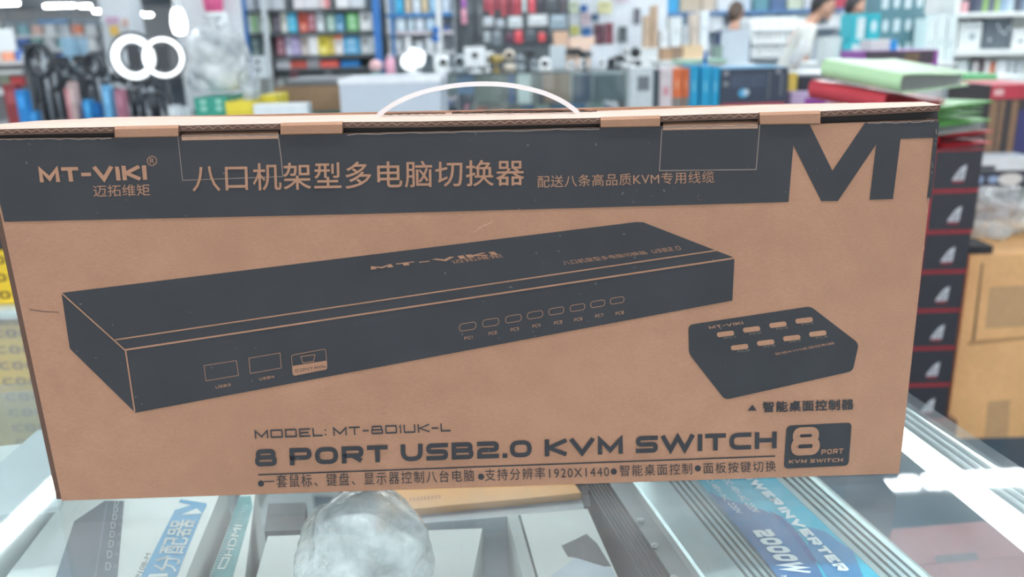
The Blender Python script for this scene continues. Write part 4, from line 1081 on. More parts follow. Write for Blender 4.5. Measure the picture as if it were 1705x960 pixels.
o = MB().box((xf - .02, YL + .09, zl_ + 3*hf + .02), (.13, .14, .036), M('carton_nearblack', (40, 42, 48), .5)).build('dark_carton', bevel=.002); tag(o, 'dark carton resting on the three yellow fan cartons at the left edge', 'box')
o = MB().box((xf, YL + .0, zl_ - .012), (.5, .02, .02), M('case_rail_white', (222, 230, 230), .4)).build('case_rail'); o.parent = MB_; o.matrix_parent_inverse = Matrix.Translation(-MB_.location)

# ================================================================== left counter with bags and cartons
YLC = 2.15
zlc = Q(450, 206, YLC).z
counter('glass_showcase', Q(285,200,YLC).x, Q(770,200,YLC).x, YLC - .06, YLC + 1.0, zlc, 'glass showcase behind the box carrying the bags and the grey white case', shelves=(.5,))
GREENP = M('green_card', (44, 146, 128), .5)
gb = carton_at('green_box', 325, 162, 379, 206, YLC + .05, .16, GREENP, 'green carton with pale round prints under the big plastic bag', zb=zlc)
for i in range(2):
    for j in range(2): patch(gb, 'round_print', .16 + i*.48, .5 + j*.26 - .04, .38 + i*.48, .72 + j*.26 - .04, M('mint_print', (140, 200, 186), .5), shape=DISC)
zgb = Q(350, 162, YLC + .05).z
p = Q(358, 104, YLC + .13); 
crumpled('plastic_bag', (p.x, YLC + .15, zgb + .083), (.080, .07, .092), film('grey_bag_film', (205, 212, 216), 1, .62, .2, bump=1.0, bscale=14), 'big greyish plastic bag standing on the green carton', 'plastic bag', 21, group=None, knot=(0,0), amp=.13)
YEL2 = M('bright_yellow_card', (226, 206, 62), .5)
yb = carton_at('yellow_box', 377, 169, 421, 206, YLC + .02, .15, YEL2, 'yellow carton in front of the brown one, below the clear bag', zb=zlc); patch(yb, 'edge_line', 0, .48, 1, .52, M('olive_line', (190, 170, 50), .5))
yb2 = carton_at('yellow_box', 436, 158, 461, 206, YLC + .10, .13, YEL2, 'second yellow carton, just right of and behind the first', zb=zlc)
zyb = Q(400, 169, YLC+.02).z
crumpled('plastic_bag', (Q(415,140,YLC+.06).x, YLC + .058, zyb + .044), (.022, .034, .055), BAG, 'small clear plastic bag on the first yellow carton', 'plastic bag', 5, amp=.2)
o = carton_at('white_flat_box', 423, 173, 512, 206, YLC - .04, .05, M('pale_card', (214, 222, 228), .5), 'white flat carton in front of the brown carton', zb=zlc); patch(o, 'pale_top', 0, .9, 1, 1, WHITE)
bc_ = carton_at('brown_carton', 452, 144, 566, 206, YLC + .30, .34, kraft('brown_card', (150, 124, 100)), 'long brown carton with a dark lid left of the grey white case', zb=zlc, yaw=R(4)); 
z_ = Q(509, 144, YLC + .3).z
o = carton_at('dark_case', 470, 133, 568, 144, YLC + .34, .3, M('slate_case', (112, 118, 124), .5), 'flat dark grey case lying on the long brown carton', 'case', zb=z_ + .0015, yaw=R(4), bevel=.003)
gw = carton_at('grey_case', 567, 137, 734, 206, YLC, .26, M('grey_white_card', (186, 196, 208), .45, var=.02), 'large plain grey white case with a pale lid behind the left half of the handle', 'case', zb=zlc, bevel=.003)
MB().box((0, 0, gw['_s'][2] + .004), (gw['_s'][0] + .004, gw['_s'][1] + .004, .012), M('case_lid_white', (232, 236, 242), .4)).build('lid', gw, bevel=.003)
o = carton_at('teal_box', 508, 188, 566, 206, YLC + .2, .08, M('dark_teal_card', (34, 92, 96), .5), 'low dark teal carton between the brown carton and the grey white case', zb=zlc)

# ================================================================== wall rack of phone accessories
YK = 6.3
RACK = M('rack_dark_panel', (98, 108, 112), .6); BLUEP = M('rack_blue_post', (44, 112, 184), .45)
root = thing('display_rack', (Q(516, 60, YK).x, YK + .3, 0), 'dark accessory rack between two blue posts behind the grey white case', 'rack')
xl_, xr_ = Q(404, 60, YK).x, Q(632, 60, YK).x
MB().box(((xl_+xr_)/2, YK + .33, .9), (xr_ - xl_ + .02, .04, 1.8), RACK).build('back_panel', root)
for x in (404, 627): 
    q = Q(x, 40, YK - .05); MB().box((q.x, YK - .03, .9), (.05, .05, 1.8), BLUEP).build('post', root)
q = Q(447, 70, YK); MB().box((q.x, YK - .03, .85), (.028, .03, 1.7), M('rack_white_post', (214, 220, 224), .4)).build('post', root)
rowz = {}
for nm, y in (('A', 14), ('B', 53), ('C', 92), ('D', 113), ('E', 135)):
    z = Q(520, y, YK).z; rowz[nm] = z
    MB().box(((xl_+xr_)/2, YK + .15, z - .012), (xr_ - xl_, .32, .02), M('rack_shelf', (84, 92, 96), .5)).build('shelf', root)
NAMES = {}
def nth(i): return ['first','second','third','fourth','fifth','sixth','seventh','eighth','ninth','tenth','eleventh','twelfth','thirteenth','fourteenth'][i]
ROWN = {'A': 'top row of the accessory rack', 'B': 'upper row of the accessory rack', 'C': 'lower row of the accessory rack', 'D': 'flat row of the accessory rack', 'E': 'bottom row of the accessory rack'}
z3p = lambda a, b: (400 + a/4.8, b/4.8)
rack_items = {
 'A': [(40,110,-60,'white',(222,226,230)),(135,250,-60,'grey white',(206,212,216)),(262,350,-60,'pale',(216,220,226)),(432,510,-60,'white',(230,226,228)),(515,632,-60,'pale grey',(222,222,226)),(640,712,-60,'rose and white',(228,204,204)),(772,872,-60,'white',(232,234,236)),(882,990,-60,'grey white',(214,220,226))],
 'B': [(45,128,95,'white and green',(206,222,202)),(138,232,82,'pale green',(212,226,214)),(263,315,105,'dark plum',(82,72,92)),(322,370,88,'cream',(216,216,204)),(376,450,66,'cyan',(24,172,214)),(465,533,90,'orange red',(218,92,66)),(540,596,86,'maroon',(154,74,88)),(606,664,78,'silver white',(206,216,222)),(690,758,110,'pale sage',(150,186,170)),(764,826,116,'steel blue',(82,150,190)),(850,940,106,'leaf green',(98,178,106)),(954,1050,94,'tall white',(226,230,230))],
 'C': [(70,150,290,'dark green',(92,116,108)),(165,220,280,'grey',(176,188,190)),(280,345,274,'dull maroon',(158,86,104)),(353,402,280,'lilac grey',(188,182,206)),(405,466,272,'lilac',(160,146,196)),(474,531,268,'beige',(206,194,186)),(536,611,250,'white',(230,230,232)),(616,692,288,'bright yellow',(232,212,66)),(697,742,286,'mustard',(214,188,54)),(747,812,284,'white and orange',(230,222,218)),(816,946,290,'sky blue',(70,158,206)),(956,1028,282,'pale grey',(196,204,206)),(1032,1078,282,'small pale',(204,212,214))],
 'D': [(272,382,472,'white',(206,208,214)),(386,516,486,'salmon red',(222,104,92)),(521,622,470,'grey white',(196,196,202)),(626,771,481,'bright red',(224,96,84)),(790,942,484,'strong blue',(30,128,200))],
 'E': [(372,440,548,'rose',(206,96,112)),(447,790,556,'black',(52,54,62)),(800,960,560,'slate grey',(92,102,112))],
}
for r_, items in rack_items.items():
    for i, (a, b, t, cn, c) in enumerate(items):
        x0, y0 = z3p(a, t); x1, _ = z3p(b, t)
        t = max(t, {'A': -99, 'B': 82, 'C': 274, 'D': 468, 'E': 560}[r_]); y0 = t/4.8
        if r_ == 'A': y0 = -14 - (i % 3) * 2
        o = carton_at('accessory_pack', x0, y0, x1, 50, YK + .02 + (i % 3)*.012, .10 if r_ != 'E' else .18, tone(c), '%s pack, %s from the left in the %s' % (cn, nth(i), ROWN[r_]), 'pack', 'packs on the ' + ROWN[r_], zb=rowz[r_], zmax={'A': None, 'B': rowz['A'] - .024, 'C': rowz['B'] - .024, 'D': rowz['C'] - .024, 'E': rowz['D'] - .024}[r_])
        lite = tuple(min(255, int(v + (245 - v) * .45)) for v in c); drk = tuple(int(v * .72) for v in c)
        if r_ in 'BC': patch(o, 'label', .18, .12, .82, .4, tone(lite)); patch(o, 'picture', .25, .5, .75, .85, tone(drk if i % 2 else lite))
        if cn == 'white and orange': patch(o, 'orange_tab', 0, .82, 1, 1, tone((238, 128, 84)), lift=.0014)
        if cn == 'white and green': patch(o, 'green_strip', .6, .1, .95, .9, tone((150, 206, 120)), lift=.0014)
        if cn == 'rose and white': patch(o, 'rose_strip', .6, 0, 1, 1, tone((226, 130, 136)), lift=.0014)
        if cn == 'black': patch(o, 'pale_disc', .58, .45, .82, .95, tone((196, 204, 212)), shape=DISC)
q = Q(418, 108, YK - .45)
# two-lens white device on the counter behind the left bags
def white_device(x0, y0, x1, y1, Y, label):
    o = carton_at('twin_lens_device', x0, y0, x1, y1, Y, .1, M('device_pale', (214, 224, 228), .35), label, 'device', part='housing', bevel=.01)
    for k in (.62, .25): patch(o, 'lens', .28, k, .62, k + .2, M('lens_black', (52, 58, 66), .3), shape=DISC, lift=.0015)
    return o
# counter that runs along in front of the rack, carrying small cameras
YF = 5.4
zf = Q(900, 119, YF).z
counter('glass_showcase', Q(408, 120, YF).x, Q(1075, 120, YF).x, YF - .02, YF + .8, zf, 'long glass showcase full of goods behind the handle, cameras on its top', shelves=(.42, .68, zf - .2))
white_device(417, 76, 441, 112, YF + .25, 'white device with two dark lenses standing left of the accessory rack')
bpy.data.objects['twin_lens_device'].location.z = zf + .0008

# goods in the long showcase
sh = [.424, .684, zf - .196]
def inside(x0, y0, x1, Y, lvl, c, nm, lb, dep=.1, cat='box'):
    return carton_at(nm, x0, y0, x1, y0 + 5, Y, dep, tone(c), lb, cat, 'goods inside the long glass showcase', zb=sh[lvl] + .0005, zmax=[sh[1] - .012, sh[2] - .012, zf - .012][lvl])
YI = YF + .12
goods = [(847, 126, 856, 2, (52,84,140), 'navy standing pack'), (862, 124, 884, 2, (214,222,222), 'white standing pack'), (905, 124, 950, 2, (150,124,108), 'brown flat carton'), (955, 124, 985, 2, (58,72,100), 'dark blue carton'), (990, 124, 1040, 2, (92,106,114), 'grey carton'), (700, 124, 728, 2, (150,154,140), 'khaki carton'), (760, 124, 788, 2, (106,134,176), 'dusty blue carton'), (792, 124, 832, 2, (128,134,130), 'olive grey carton')]
for x0, y0, x1, lv, c, lb in goods:
    inside(x0, y0, x1, YI + rnd.uniform(0,.05), lv, c, 'showcase_box', lb + ' on the upper shelf inside the long showcase')
low = [(742, 160, 770, (196,208,206), 'pale'), (782, 162, 810, (222,150,140), 'salmon'), (812, 158, 842, (206,176,170), 'pinkish'), (868, 160, 888, (60,110,170), 'blue'), (892, 156, 915, (190,206,206), 'silver'), (920, 150, 945, (110,150,190), 'steel blue'), (950, 152, 975, (60,130,190), 'bright blue'), (985, 140, 1020, (186,210,200), 'mint'), (1025, 142, 1048, (200,214,216), 'frosty')]
for x0, y0, x1, c, lb in low:
    inside(x0, y0, x1, YF + .42 + rnd.uniform(0,.03), 1, c, 'showcase_box', lb + ' carton on the middle shelf inside the long showcase')
def disc_pack(x, y, Y, z, r, c1, c2, lb):
    q = Q(x, y, Y); root = thing('round_pack', (q.x, Y, z), lb, 'pack', 'goods inside the long glass showcase'); root['_w'] = (0,0,0)
    MB().lathe([(r*.96,0),(r,.008),(r,.03),(r*.95,.036)], (0,0,0), tone(c1), 24).build('case', root); MB().lathe([(r*.7,.0362),(r*.7,.039),(r*.2,.0395)], (0,0,0), tone(c2), 24).build('lid_label', root)
for x, r, c1, c2, lb in ((962, .105, (236,240,238), (130,196,100), 'large white and green round pack'), (1010, .078, (226,236,236), (190,214,204), 'pale round pack right of the green one'), (913, .06, (150,200,110), (226,236,226), 'small green round pack left of the white one')):
    disc_pack(x, 170, YF + .14, sh[1] + .0005, r, c1, c2, lb + ' lying in the long showcase')

# ---- cameras and gadgets on the long showcase
CAMW = M('camera_white', (240, 244, 246), .3); CAMB = M('camera_black', (48, 54, 60), .35); LENS = M('camera_lens', (22, 26, 30), .1); CAMG = M('camera_grey', (168, 178, 184), .35); GLOW = M('lit_diffuser', (246, 252, 255), .4, var=0, emit=1.1)
def cube_camera(x, y0, y1, Y, wpx, label, body=CAMW):
    q = Q(x, (y0+y1)/2, Y); h = Q(x, y0, Y).z - zf; w_ = wpx/1404*Y
    root = thing('cube_camera', (q.x, Y, zf + .0008), label, 'camera'); root['_w'] = (0,0,0)
    hb_ = w_ * .92
    MB().lathe([(w_*.36,0),(w_*.36,.012),(w_*.1,.02),(w_*.1,h-hb_)], (0,0,0), body, 16).build('stand', root)
    MB().box((0,0,h-hb_/2), (w_, w_*.7, hb_), body).build('housing', root, bevel=w_*.16)
    MB().lathe([(w_*.14,-w_*.36),(w_*.14,-w_*.4),(w_*.06,-w_*.4)], (0,0,h-hb_/2+hb_*.08), LENS, 16, 'Y').build('lens', root)
    return root
def dome_camera(x, y0, Y, wpx, label, body=CAMW, lens=True):
    q = Q(x, 100, Y); r = wpx/1404*Y/2; h = max(.05, Q(x, y0, Y).z - zf)
    root = thing('dome_camera', (q.x, Y, zf + .0008), label, 'camera'); root['_w'] = (0,0,0)
    MB().lathe([(r*.9,0),(r*.9,h*.25),(r*.6,h*.3)], (0,0,0), body, 18).build('base', root)
    hc_ = max(r*.8 + .003, h-r*.8); MB().ball((0,0,hc_), (r*.8,r*.8,r*.8), body).build('housing', root)
    if lens: MB().lathe([(r*.42,-r*.7),(r*.42,-r*.82),(r*.1,-r*.84)], (0,0,hc_), LENS, 16, 'Y').build('lens', root)
    return root
def bullet_camera(x, y0, Y, wpx, label, body=CAMB, ang=.4):
    q = Q(x, 100, Y); L = wpx/1404*Y; r = L*.22; h = max(.06, Q(x, y0, Y).z - zf)
    root = thing('bullet_camera', (q.x, Y, zf + .0008), label, 'camera'); root['_w'] = (0,0,0)
    MB().lathe([(r*1.1,0),(r*1.1,.008),(r*.3,.012),(r*.3,h-r)], (0,0,0), body, 14).build('bracket', root)
    d = V(math.sin(ang), -math.cos(ang), 0) * L * .5; c = V(0,0,h-r)
    MB().tube([c - d, c + d*.8, c + d], [r, r, r*1.1], body, 16).build('housing', root)
    MB().tube([c + d, c + d*1.04], [r*.8, r*.7], LENS, 14).build('lens', root)
    return root
cube_camera(791, 78, 118, YF + .06, 33, 'white cube camera with a dark round lens, brightest on the showcase behind the handle')
dome_camera(738, 92, YF + .10, 26, 'white rounded camera second to the left of the cube camera')
cube_camera(735.5, 92, 118, YF + .30, 24, 'white square camera standing behind the rounded one left of the cube camera')
dome_camera(765, 90, YF + .15, 26, 'pale dome camera directly left of the white cube camera', CAMG)
root = thing('desk_lamp', (Q(688,100,YF+.1).x, YF + .1, zf + .0008), 'glowing white lamp on the showcase right of the rose bottle', 'lamp'); root['_w'] = (0,0,0)
MB().lathe([(.05,0),(.05,.012),(.012,.016),(.012,.05)], (0,0,0), CAMW, 16).build('base', root)
m = MB(); m.ball((-.03,0,.075), (.05,.04,.05), GLOW); m.ball((.03,.01,.095), (.045,.04,.055), GLOW); m.ball((.0,.0,.14), (.026,.03,.02), GLOW); m.build('lit_diffuser', root)
gad = [('bullet',812,86,22,CAMW,.9,'white bullet camera just right of the cube camera'),('bullet',826,92,26,M('camera_gold',(176,150,70),.4),-.7,'gold coloured bullet camera right of the cube camera'),('dome',848,82,22,M('camera_cream',(226,214,196),.4),0,'cream dome camera behind the standing navy pack'),
 ('dome',866,92,16,CAMG,0,'small grey dome camera left of the white ball camera'),('bullet',880,84,20,CAMB,.5,'black bullet camera beside the grey dome camera'),('dome',907,97,24,CAMW,0,'white ball camera on the middle of the showcase top'),('dome',890,100,14,CAMG,0,'little grey dome camera at the foot of the black bullet camera'),
 ('bullet',955,80,26,CAMB,.6,'black bullet camera right of the grey white carton'),('bullet',974,84,26,CAMB,-.6,'black bullet camera pointing left beside its neighbour'),('dome',951,103,16,CAMW,0,'small white dome camera in front of the black bullet cameras'),('dome',971,100,18,CAMW,0,'bright white dome camera in front of the white carton'),
 ('dome',1002,98,14,CAMW,0,'slim white camera in front of the pale carton'),('dome',1018,96,18,CAMB,0,'black dome camera right of the slim white camera'),('bullet',1030,92,22,CAMB,.3,'black bullet camera near the right end of the showcase'),('dome',1041,94,13,CAMW,0,'white lens camera left of the tall black dome'),('dome',1058,78,22,CAMB,0,'tall black dome camera at the right end of the showcase'),('dome',1052,96,14,CAMW,0,'white dome camera at the foot of the tall black one')]
for i, (kd, x, y, w_, b, ang, lb) in enumerate(gad):
    Y = YF + .08 + (i % 4) * .13 + (.2 if i == 0 else 0)
    if kd == 'dome': dome_camera(x, y, Y, w_, lb, b)
    else: bullet_camera(x, y, Y, w_, lb, b, ang)
for x0, y0, x1, c, lb in ((916,75,942,(198,208,214),'grey white carton between the cameras on the showcase'),(984,75,1028,(216,222,230),'pale carton behind the slim white camera'),(948,61,990,(236,206,186),'peach carton above the black bullet cameras'),(922,52,946,(214,178,152),'light brown carton above the grey white one'),(654,94,657,(226,170,186),'thin rose card between the bottle and the lamp'),):
    o = carton_at('showcase_top_box', x0, y0, x1, 110, YF + (.62 if c[0] != 236 and c[0] != 214 else .7), .05, tone(c), lb, zb=zf)
def bottle(x, y0, Y, r, c, cap, lb):
    q = Q(x, 100, Y); h = Q(x, y0, Y).z - zf
    root = thing('bottle', (q.x, Y, zf + .0008), lb, 'bottle'); root['_w'] = (0,0,0)
    MB().lathe([(r*.9,0),(r,.006),(r,h*.7),(r*.4,h*.8)], (0,0,0), tone(c), 18).build('body', root); MB().lathe([(r*.45,h*.79),(r*.45,h),(r*.3,h)], (0,0,0), tone(cap), 14).build('cap', root)
bottle(648, 92, YF + .1, .028, (226,168,190), (226,190,206), 'rose pink bottle between the red topped jar and the glowing lamp')
root = thing('jar', (Q(626,110,YF+.08).x, YF + .08, zf + .0008), 'white and red topped round jar at the foot of the right blue post', 'jar'); root['_w'] = (0,0,0)
MB().lathe([(.03,0),(.034,.01),(.034,.02)], (0,0,0), tone((90,150,150)), 18).build('body', root); MB().ball((0,0,.055), (.042,.042,.04), tone((232,190,192))).build('lid', root)

# ================================================================== shelving right of the accessory rack
YQ = 6.5
WSH = M('shelf_white', (226, 230, 232), .45); BSH = M('shelf_blue', (52, 128, 192), .45)
root = thing('wall_shelf', (Q(690, 40, YQ).x, YQ + .2, 0), 'white shelving with blue edges right of the accessory rack', 'shelf')
xa_, xb_ = Q(642, 30, YQ).x, Q(751, 30, YQ).x
MB().box(((xa_+xb_)/2, YQ + .36, .9), (xb_-xa_, .03, 1.8), M('shelf_back_pale', (196, 206, 212), .6)).build('back_panel', root)
sz = {}
for nm, y, mt in (('top', 22, BSH), ('mid', 52, M('shelf_rose', (214, 206, 212), .5)), ('low', 86, WSH)):
    z = Q(690, y, YQ).z; sz[nm] = z; MB().box(((xa_+xb_)/2, YQ + .17, z - .012), (xb_-xa_, .34, .022), mt).build('shelf', root)
for x, mt, w_ in ((653, BSH, .022), (731, WSH, .04)):
    q = Q(x, 30, YQ); MB().box((q.x, YQ - .02, .9), (w_, .03, 1.8), mt).build('post', root)
its = [('top',658,672,-8,(60,170,210),'cyan'),('top',675,684,-8,(206,186,160),'tan'),('top',688,700,-8,(206,216,222),'silver'),('top',703,712,-8,(210,190,150),'sand'),('top',716,725,-8,(150,196,224),'pale blue'),('top',738,747,-8,(200,214,230),'frosty'),
  ('mid',659,675,28,(206,222,232),'white blue'),('mid',679,688,27,(190,210,220),'ice blue'),('mid',691,706,26,(196,206,216),'grey'),('mid',709,724,26,(180,206,224),'light blue'),('mid',738,747,43,(56,92,160),'royal blue'),
  ('low',645,651,58,(206,200,196),'cream'),('low',655,668,64,(196,200,204),'grey white'),('low',672,684,60,(226,228,230),'white'),('low',690,704,68,(200,206,212),'silver grey'),('low',708,724,62,(214,220,226),'pale')]
for i, (r_, x0, x1, y0, c, cn) in enumerate(its):
    o = carton_at('shelf_box', x0, y0, x1, 40, YQ + .03, .12, tone(c), '%s carton on the %s shelf of the white and blue shelving' % (cn, {'top':'upper','mid':'middle','low':'lower'}[r_]), 'box', 'cartons on the white and blue shelving', zb=sz[r_], zmax={'top': None, 'mid': sz['top'] - .024, 'low': sz['mid'] - .024}[r_])
    patch(o, 'label', .2, .3, .8, .65, tone(tuple(min(255, v + 30) for v in c)))
for i, y in enumerate((50, 64)):
    q = Q(725, y, YQ - .04); m = MB(); m.lathe([(.028,0),(.028,-.006),(.02,-.008)], (q.x, YQ - .0365 , q.z), tone((36,110,190)), 18, 'Y'); o = m.build('round_sign', origin=(q.x, YQ - .0365, q.z)); o.parent = root; o.matrix_parent_inverse = Matrix.Translation(-root.location)

# ================================================================== dark board of hanging goods
YH = 6.6
root = thing('display_board', (Q(850, 40, YH).x, YH + .1, 0), 'dark board hung with cables and packs behind the camera showcase', 'display board')
xa_, xb_ = Q(757, 40, YH).x, Q(948, 40, YH).x
MB().box(((xa_+xb_)/2, YH + .06, .85), (xb_-xa_, .04, 1.7), M('board_dark', (92, 100, 106), .6)).build('board', root)
z5p = lambda a, b: (840 + a/4.8, b/4.8)
hang = [(758,766,-6,86,(62,70,78),'long black cable pack at the left end'),(768,776,-6,12,(176,110,190),'purple pack'),(768,777,14,40,(214,150,170),'pink pack'),(778,786,-6,70,(84,92,98),'dark grey cable pack'),(788,794,-6,66,(70,78,84),'black slim pack'),
 (797,803,2,60,(110,118,122),'grey slim pack'),(806,812,-8,18,(188,84,98),'first red cable pack'),(815,821,-8,26,(200,86,98),'second red cable pack'),(825,831,-8,16,(180,74,90),'third red cable pack'),(835,841,-8,27,(196,90,100),'fourth red cable pack'),(844,849,-8,24,(160,66,80),'fifth red cable pack'),(853,860,-8,26,(176,70,86),'sixth red cable pack'),
 (862,867,-8,24,(206,84,94),'seventh red cable pack'),(870,876,-8,20,(206,220,222),'pale pack'),(880,891,-8,21,(216,92,104),'wide red pack'),(894,905,-8,19,(72,72,82),'black pack'),(908,930,-8,18,(84,90,96),'wide grey black pack'),(933,942,-8,20,(96,90,98),'dark pack at the right end'),
 (805,822,28,44,(190,198,204),'first white coiled pack'),(826,840,32,46,(176,186,194),'second white coiled pack'),(846,870,27,46,(198,206,210),'third white coiled pack'),(879,912,24,43,(206,212,216),'wide white coiled pack'),(916,944,24,48,(150,168,180),'blue grey coiled pack'),
 (842,856,54,70,(96,62,80),'plum pack'),(857,870,50,71,(222,84,96),'bright red pack'),(897,908,54,69,(224,88,92),'red pennant pack'),(806,816,52,70,(176,186,190),'grey pack left of the plum one'),(820,836,50,76,(120,130,138),'slate pack left of the plum one'),(874,892,48,70,(84,92,100),'dark pack between the two red ones'),(912,922,50,72,(70,76,84),'black pack right of the pennant')]
for x0, x1, y0, y1, c, lb in hang:
    o = carton_at('hanging_pack', x0, y0, x1, y1, YH + .004, .035, tone(c), lb + ' on the dark hanging board', 'pack', 'packs hanging on the dark board')
    w_, d_, h_ = o['_s']; MB().tube([(0, .016, h_*.97), (0, -d_/2 - .03, h_*.97), (0, -d_/2 - .034, h_*.97 + .008)], .0025, ALU, 6).build('hook', o)
    patch(o, 'label', .2, .62, .8, .9, tone(tuple(min(255, v + 40) for v in c)))

# ================================================================== white poster board and goods, centre right
YW = 7.2
root = thing('poster_board', (Q(1020, 30, YW).x, YW + .1, 0), 'white board with small posters behind the camera showcase', 'display board')
xa_, xb_ = Q(945, 30, YW).x, Q(1112, 30, YW).x
MB().box(((xa_+xb_)/2, YW + .06, .85), (xb_-xa_, .04, 1.7), M('board_white', (224, 230, 236), .6)).build('board', root)
def on_board(lst, Y, grp, nm='poster', cat='poster', dep=.02, back=None):
    for x0, y0, x1, y1, c, lb in lst:
        o = carton_at(nm, x0, y0, x1, y1, Y + .0397 - dep, dep, tone(c), lb, cat, grp, part='sheet')
        w_, d_, h_ = o['_s']; patch(o, 'print', .2, .55, .8, .8, tone(tuple(int(v*.8) for v in c)))
on_board([(946,2,964,22,(216,226,200),'pale green poster left on the white board'),(966,8,978,20,(52,110,180),'blue poster on the white board'),(968,21,983,42,(226,206,214),'white poster with red print, low on the board'),(996,2,1018,22,(226,222,172),'yellow poster on the white board'),(1022,-8,1048,4,(226,214,226),'lilac edged poster at the top of the white board'),(1056,14,1066,40,(112,112,124),'dark slim poster with a red head on the white board'),
   (950,43,964,58,(226,222,130),'yellow tag under the pale green poster'),(969,46,984,60,(56,120,186),'blue tag under the red print poster'),(984,23,997,35,(80,110,140),'dark blue tag in the middle of the white board')], YW, 'posters on the white board')
on_board([(989,40,1006,74,(110,70,84),'dark maroon pack on the white board'),(1008,38,1021,73,(138,74,88),'dull red pack right of the maroon one'),(1030,44,1044,70,(96,104,110),'dark grey pack on the right of the white board')], YW, 'packs on the white board', 'hanging_pack', 'pack', .018)
YG = 6.6
zg = Q(1080, 80, YG).z
counter('white_cabinet', Q(1046,60,YG).x, Q(1182,60,YG).x, YG, YG + .35, zg, 'white cabinet right of the camera showcase carrying brown cartons', 'cabinet', glass=False)
for x0, y0, x1, c, lb in ((1073,26,1083,(196,172,148),'small brown carton at the foot of the tall one'),(1085,9,1095,(186,160,134),'tall brown carton on the white cabinet'),(1100,50,1112,(226,230,232),'white carton right of the tall brown one'),(1117,28,1135,(222,228,230),'tall white carton on the white cabinet'),(1138,42,1146,(200,206,210),'slim grey carton on the white cabinet'),(1150,22,1164,(206,192,178),'beige carton near the end of the white cabinet'),(1166,18,1180,(226,232,238),'white end carton on the white cabinet')):
    o = carton_at('cabinet_box', x0, y0, x1, 80, YG + .03, .12, tone(c), lb, 'box', 'cartons on the white cabinet', zb=zg); patch(o, 'label', .25, .4, .75, .6, tone(tuple(int(v*.93) for v in c)))
zq = Q(1140, 100, YF).z
counter('side_cabinet', Q(1100,60,YF).x, Q(1180,60,YF).x, YF - .02, YF + .4, zq, 'low white cabinet carrying tan cartons beside the camera showcase', 'cabinet', glass=False)
for x0, y0, x1, c, lb in ((1102,80,1120,(176,146,120),'tan carton at the left of the low cabinet'),(1121,78,1136,(150,128,112),'dark tan carton on the low cabinet'),(1137,75,1170,(222,196,160),'wide light tan carton on the low cabinet')):
    carton_at('tan_carton', x0, y0, x1, 100, YF + .04, .14, kraft('tan_%d' % x0, c), lb, 'box', 'tan cartons on the low cabinet', zb=zq)
bottle_z = zf; zf_keep = zf; zf = zm + .0
bottle(1174, 86, YM + .328, .016, (40,140,214), (30,110,190), 'blue bottle standing behind the bright blue cartons')
zf = zf_keep
for x0, y0, x1, Y, lb in ((1070,70,1084,YF+.62,'black gadget right of the tall black dome'),(1086,74,1100,YF+.5,'dark gadget beside the low cabinet')):
    pass
# blue edged wall shelf, upper centre right
YZ = 9.2
root = thing('wall_shelf', (Q(1250, 20, YZ).x, YZ + .2, 0), 'far blue edged shelving above the people', 'shelf')
xa_, xb_ = Q(1108, 20, YZ).x, Q(1420, 20, YZ).x
MB().box(((xa_+xb_)/2, YZ + .36, .95), (xb_-xa_, .03, 1.9), M('shelf_back_mist', (206, 214, 220), .6)).build('back_panel', root)
for y in (17, 44):
    z = Q(1250, y, YZ).z; MB().box(((xa_+xb_)/2, YZ + .17, z - .02), (xb_-xa_, .34, .04), M('shelf_blue_dull', (92, 132, 176), .5) if y == 17 else WSH).build('shelf', root)
z17 = Q(1250, 17, YZ).z; z44 = Q(1250, 44, YZ).z
for i, (x0, x1, y0, c, cn) in enumerate(((1112,1130,-6,(60,166,214),'cyan'),(1133,1168,-6,(200,184,160),'tan'),(1170,1190,-6,(212,196,176),'beige'),(1196,1222,-6,(226,230,234),'white'),(1226,1250,-6,(200,212,222),'pale'),(1256,1280,-6,(96,150,160),'teal'),(1283,1308,-6,(86,112,150),'slate blue'),(1312,1336,-6,(206,214,190),'sage'),(1340,1362,-6,(214,216,220),'grey white'),(1366,1385,-6,(196,186,120),'mustard'),(1388,1412,-6,(190,70,90),'dark red'))):
    carton_at('shelf_box', x0, y0, x1, 17, YZ + .04, .2, tone(c), '%s carton, %s from the left on the far blue edged shelf' % (cn, nth(i)), 'box', 'cartons on the far blue edged shelf', zb=z17)
for i, (x0, x1, y0, c, cn) in enumerate(((1112,1126,22,(120,150,120),'green'),(1128,1150,24,(104,126,146),'slate'),(1152,1178,26,(226,230,232),'white'),(1182,1204,24,(216,222,226),'pale'),(1250,1270,24,(110,140,160),'steel'),(1272,1292,22,(150,166,170),'grey'),(1296,1318,24,(110,130,136),'dark grey'),(1320,1344,22,(160,174,176),'misty'),(1380,1396,24,(226,228,228),'white end'))):
    carton_at('shelf_box', x0, y0, x1, 44, YZ + .04, .2, tone(c), '%s carton, %s from the left on the far lower board' % (cn, nth(i)), 'box', 'cartons on the lower board of the far shelving', zb=z44, zmax=z17 - .042)

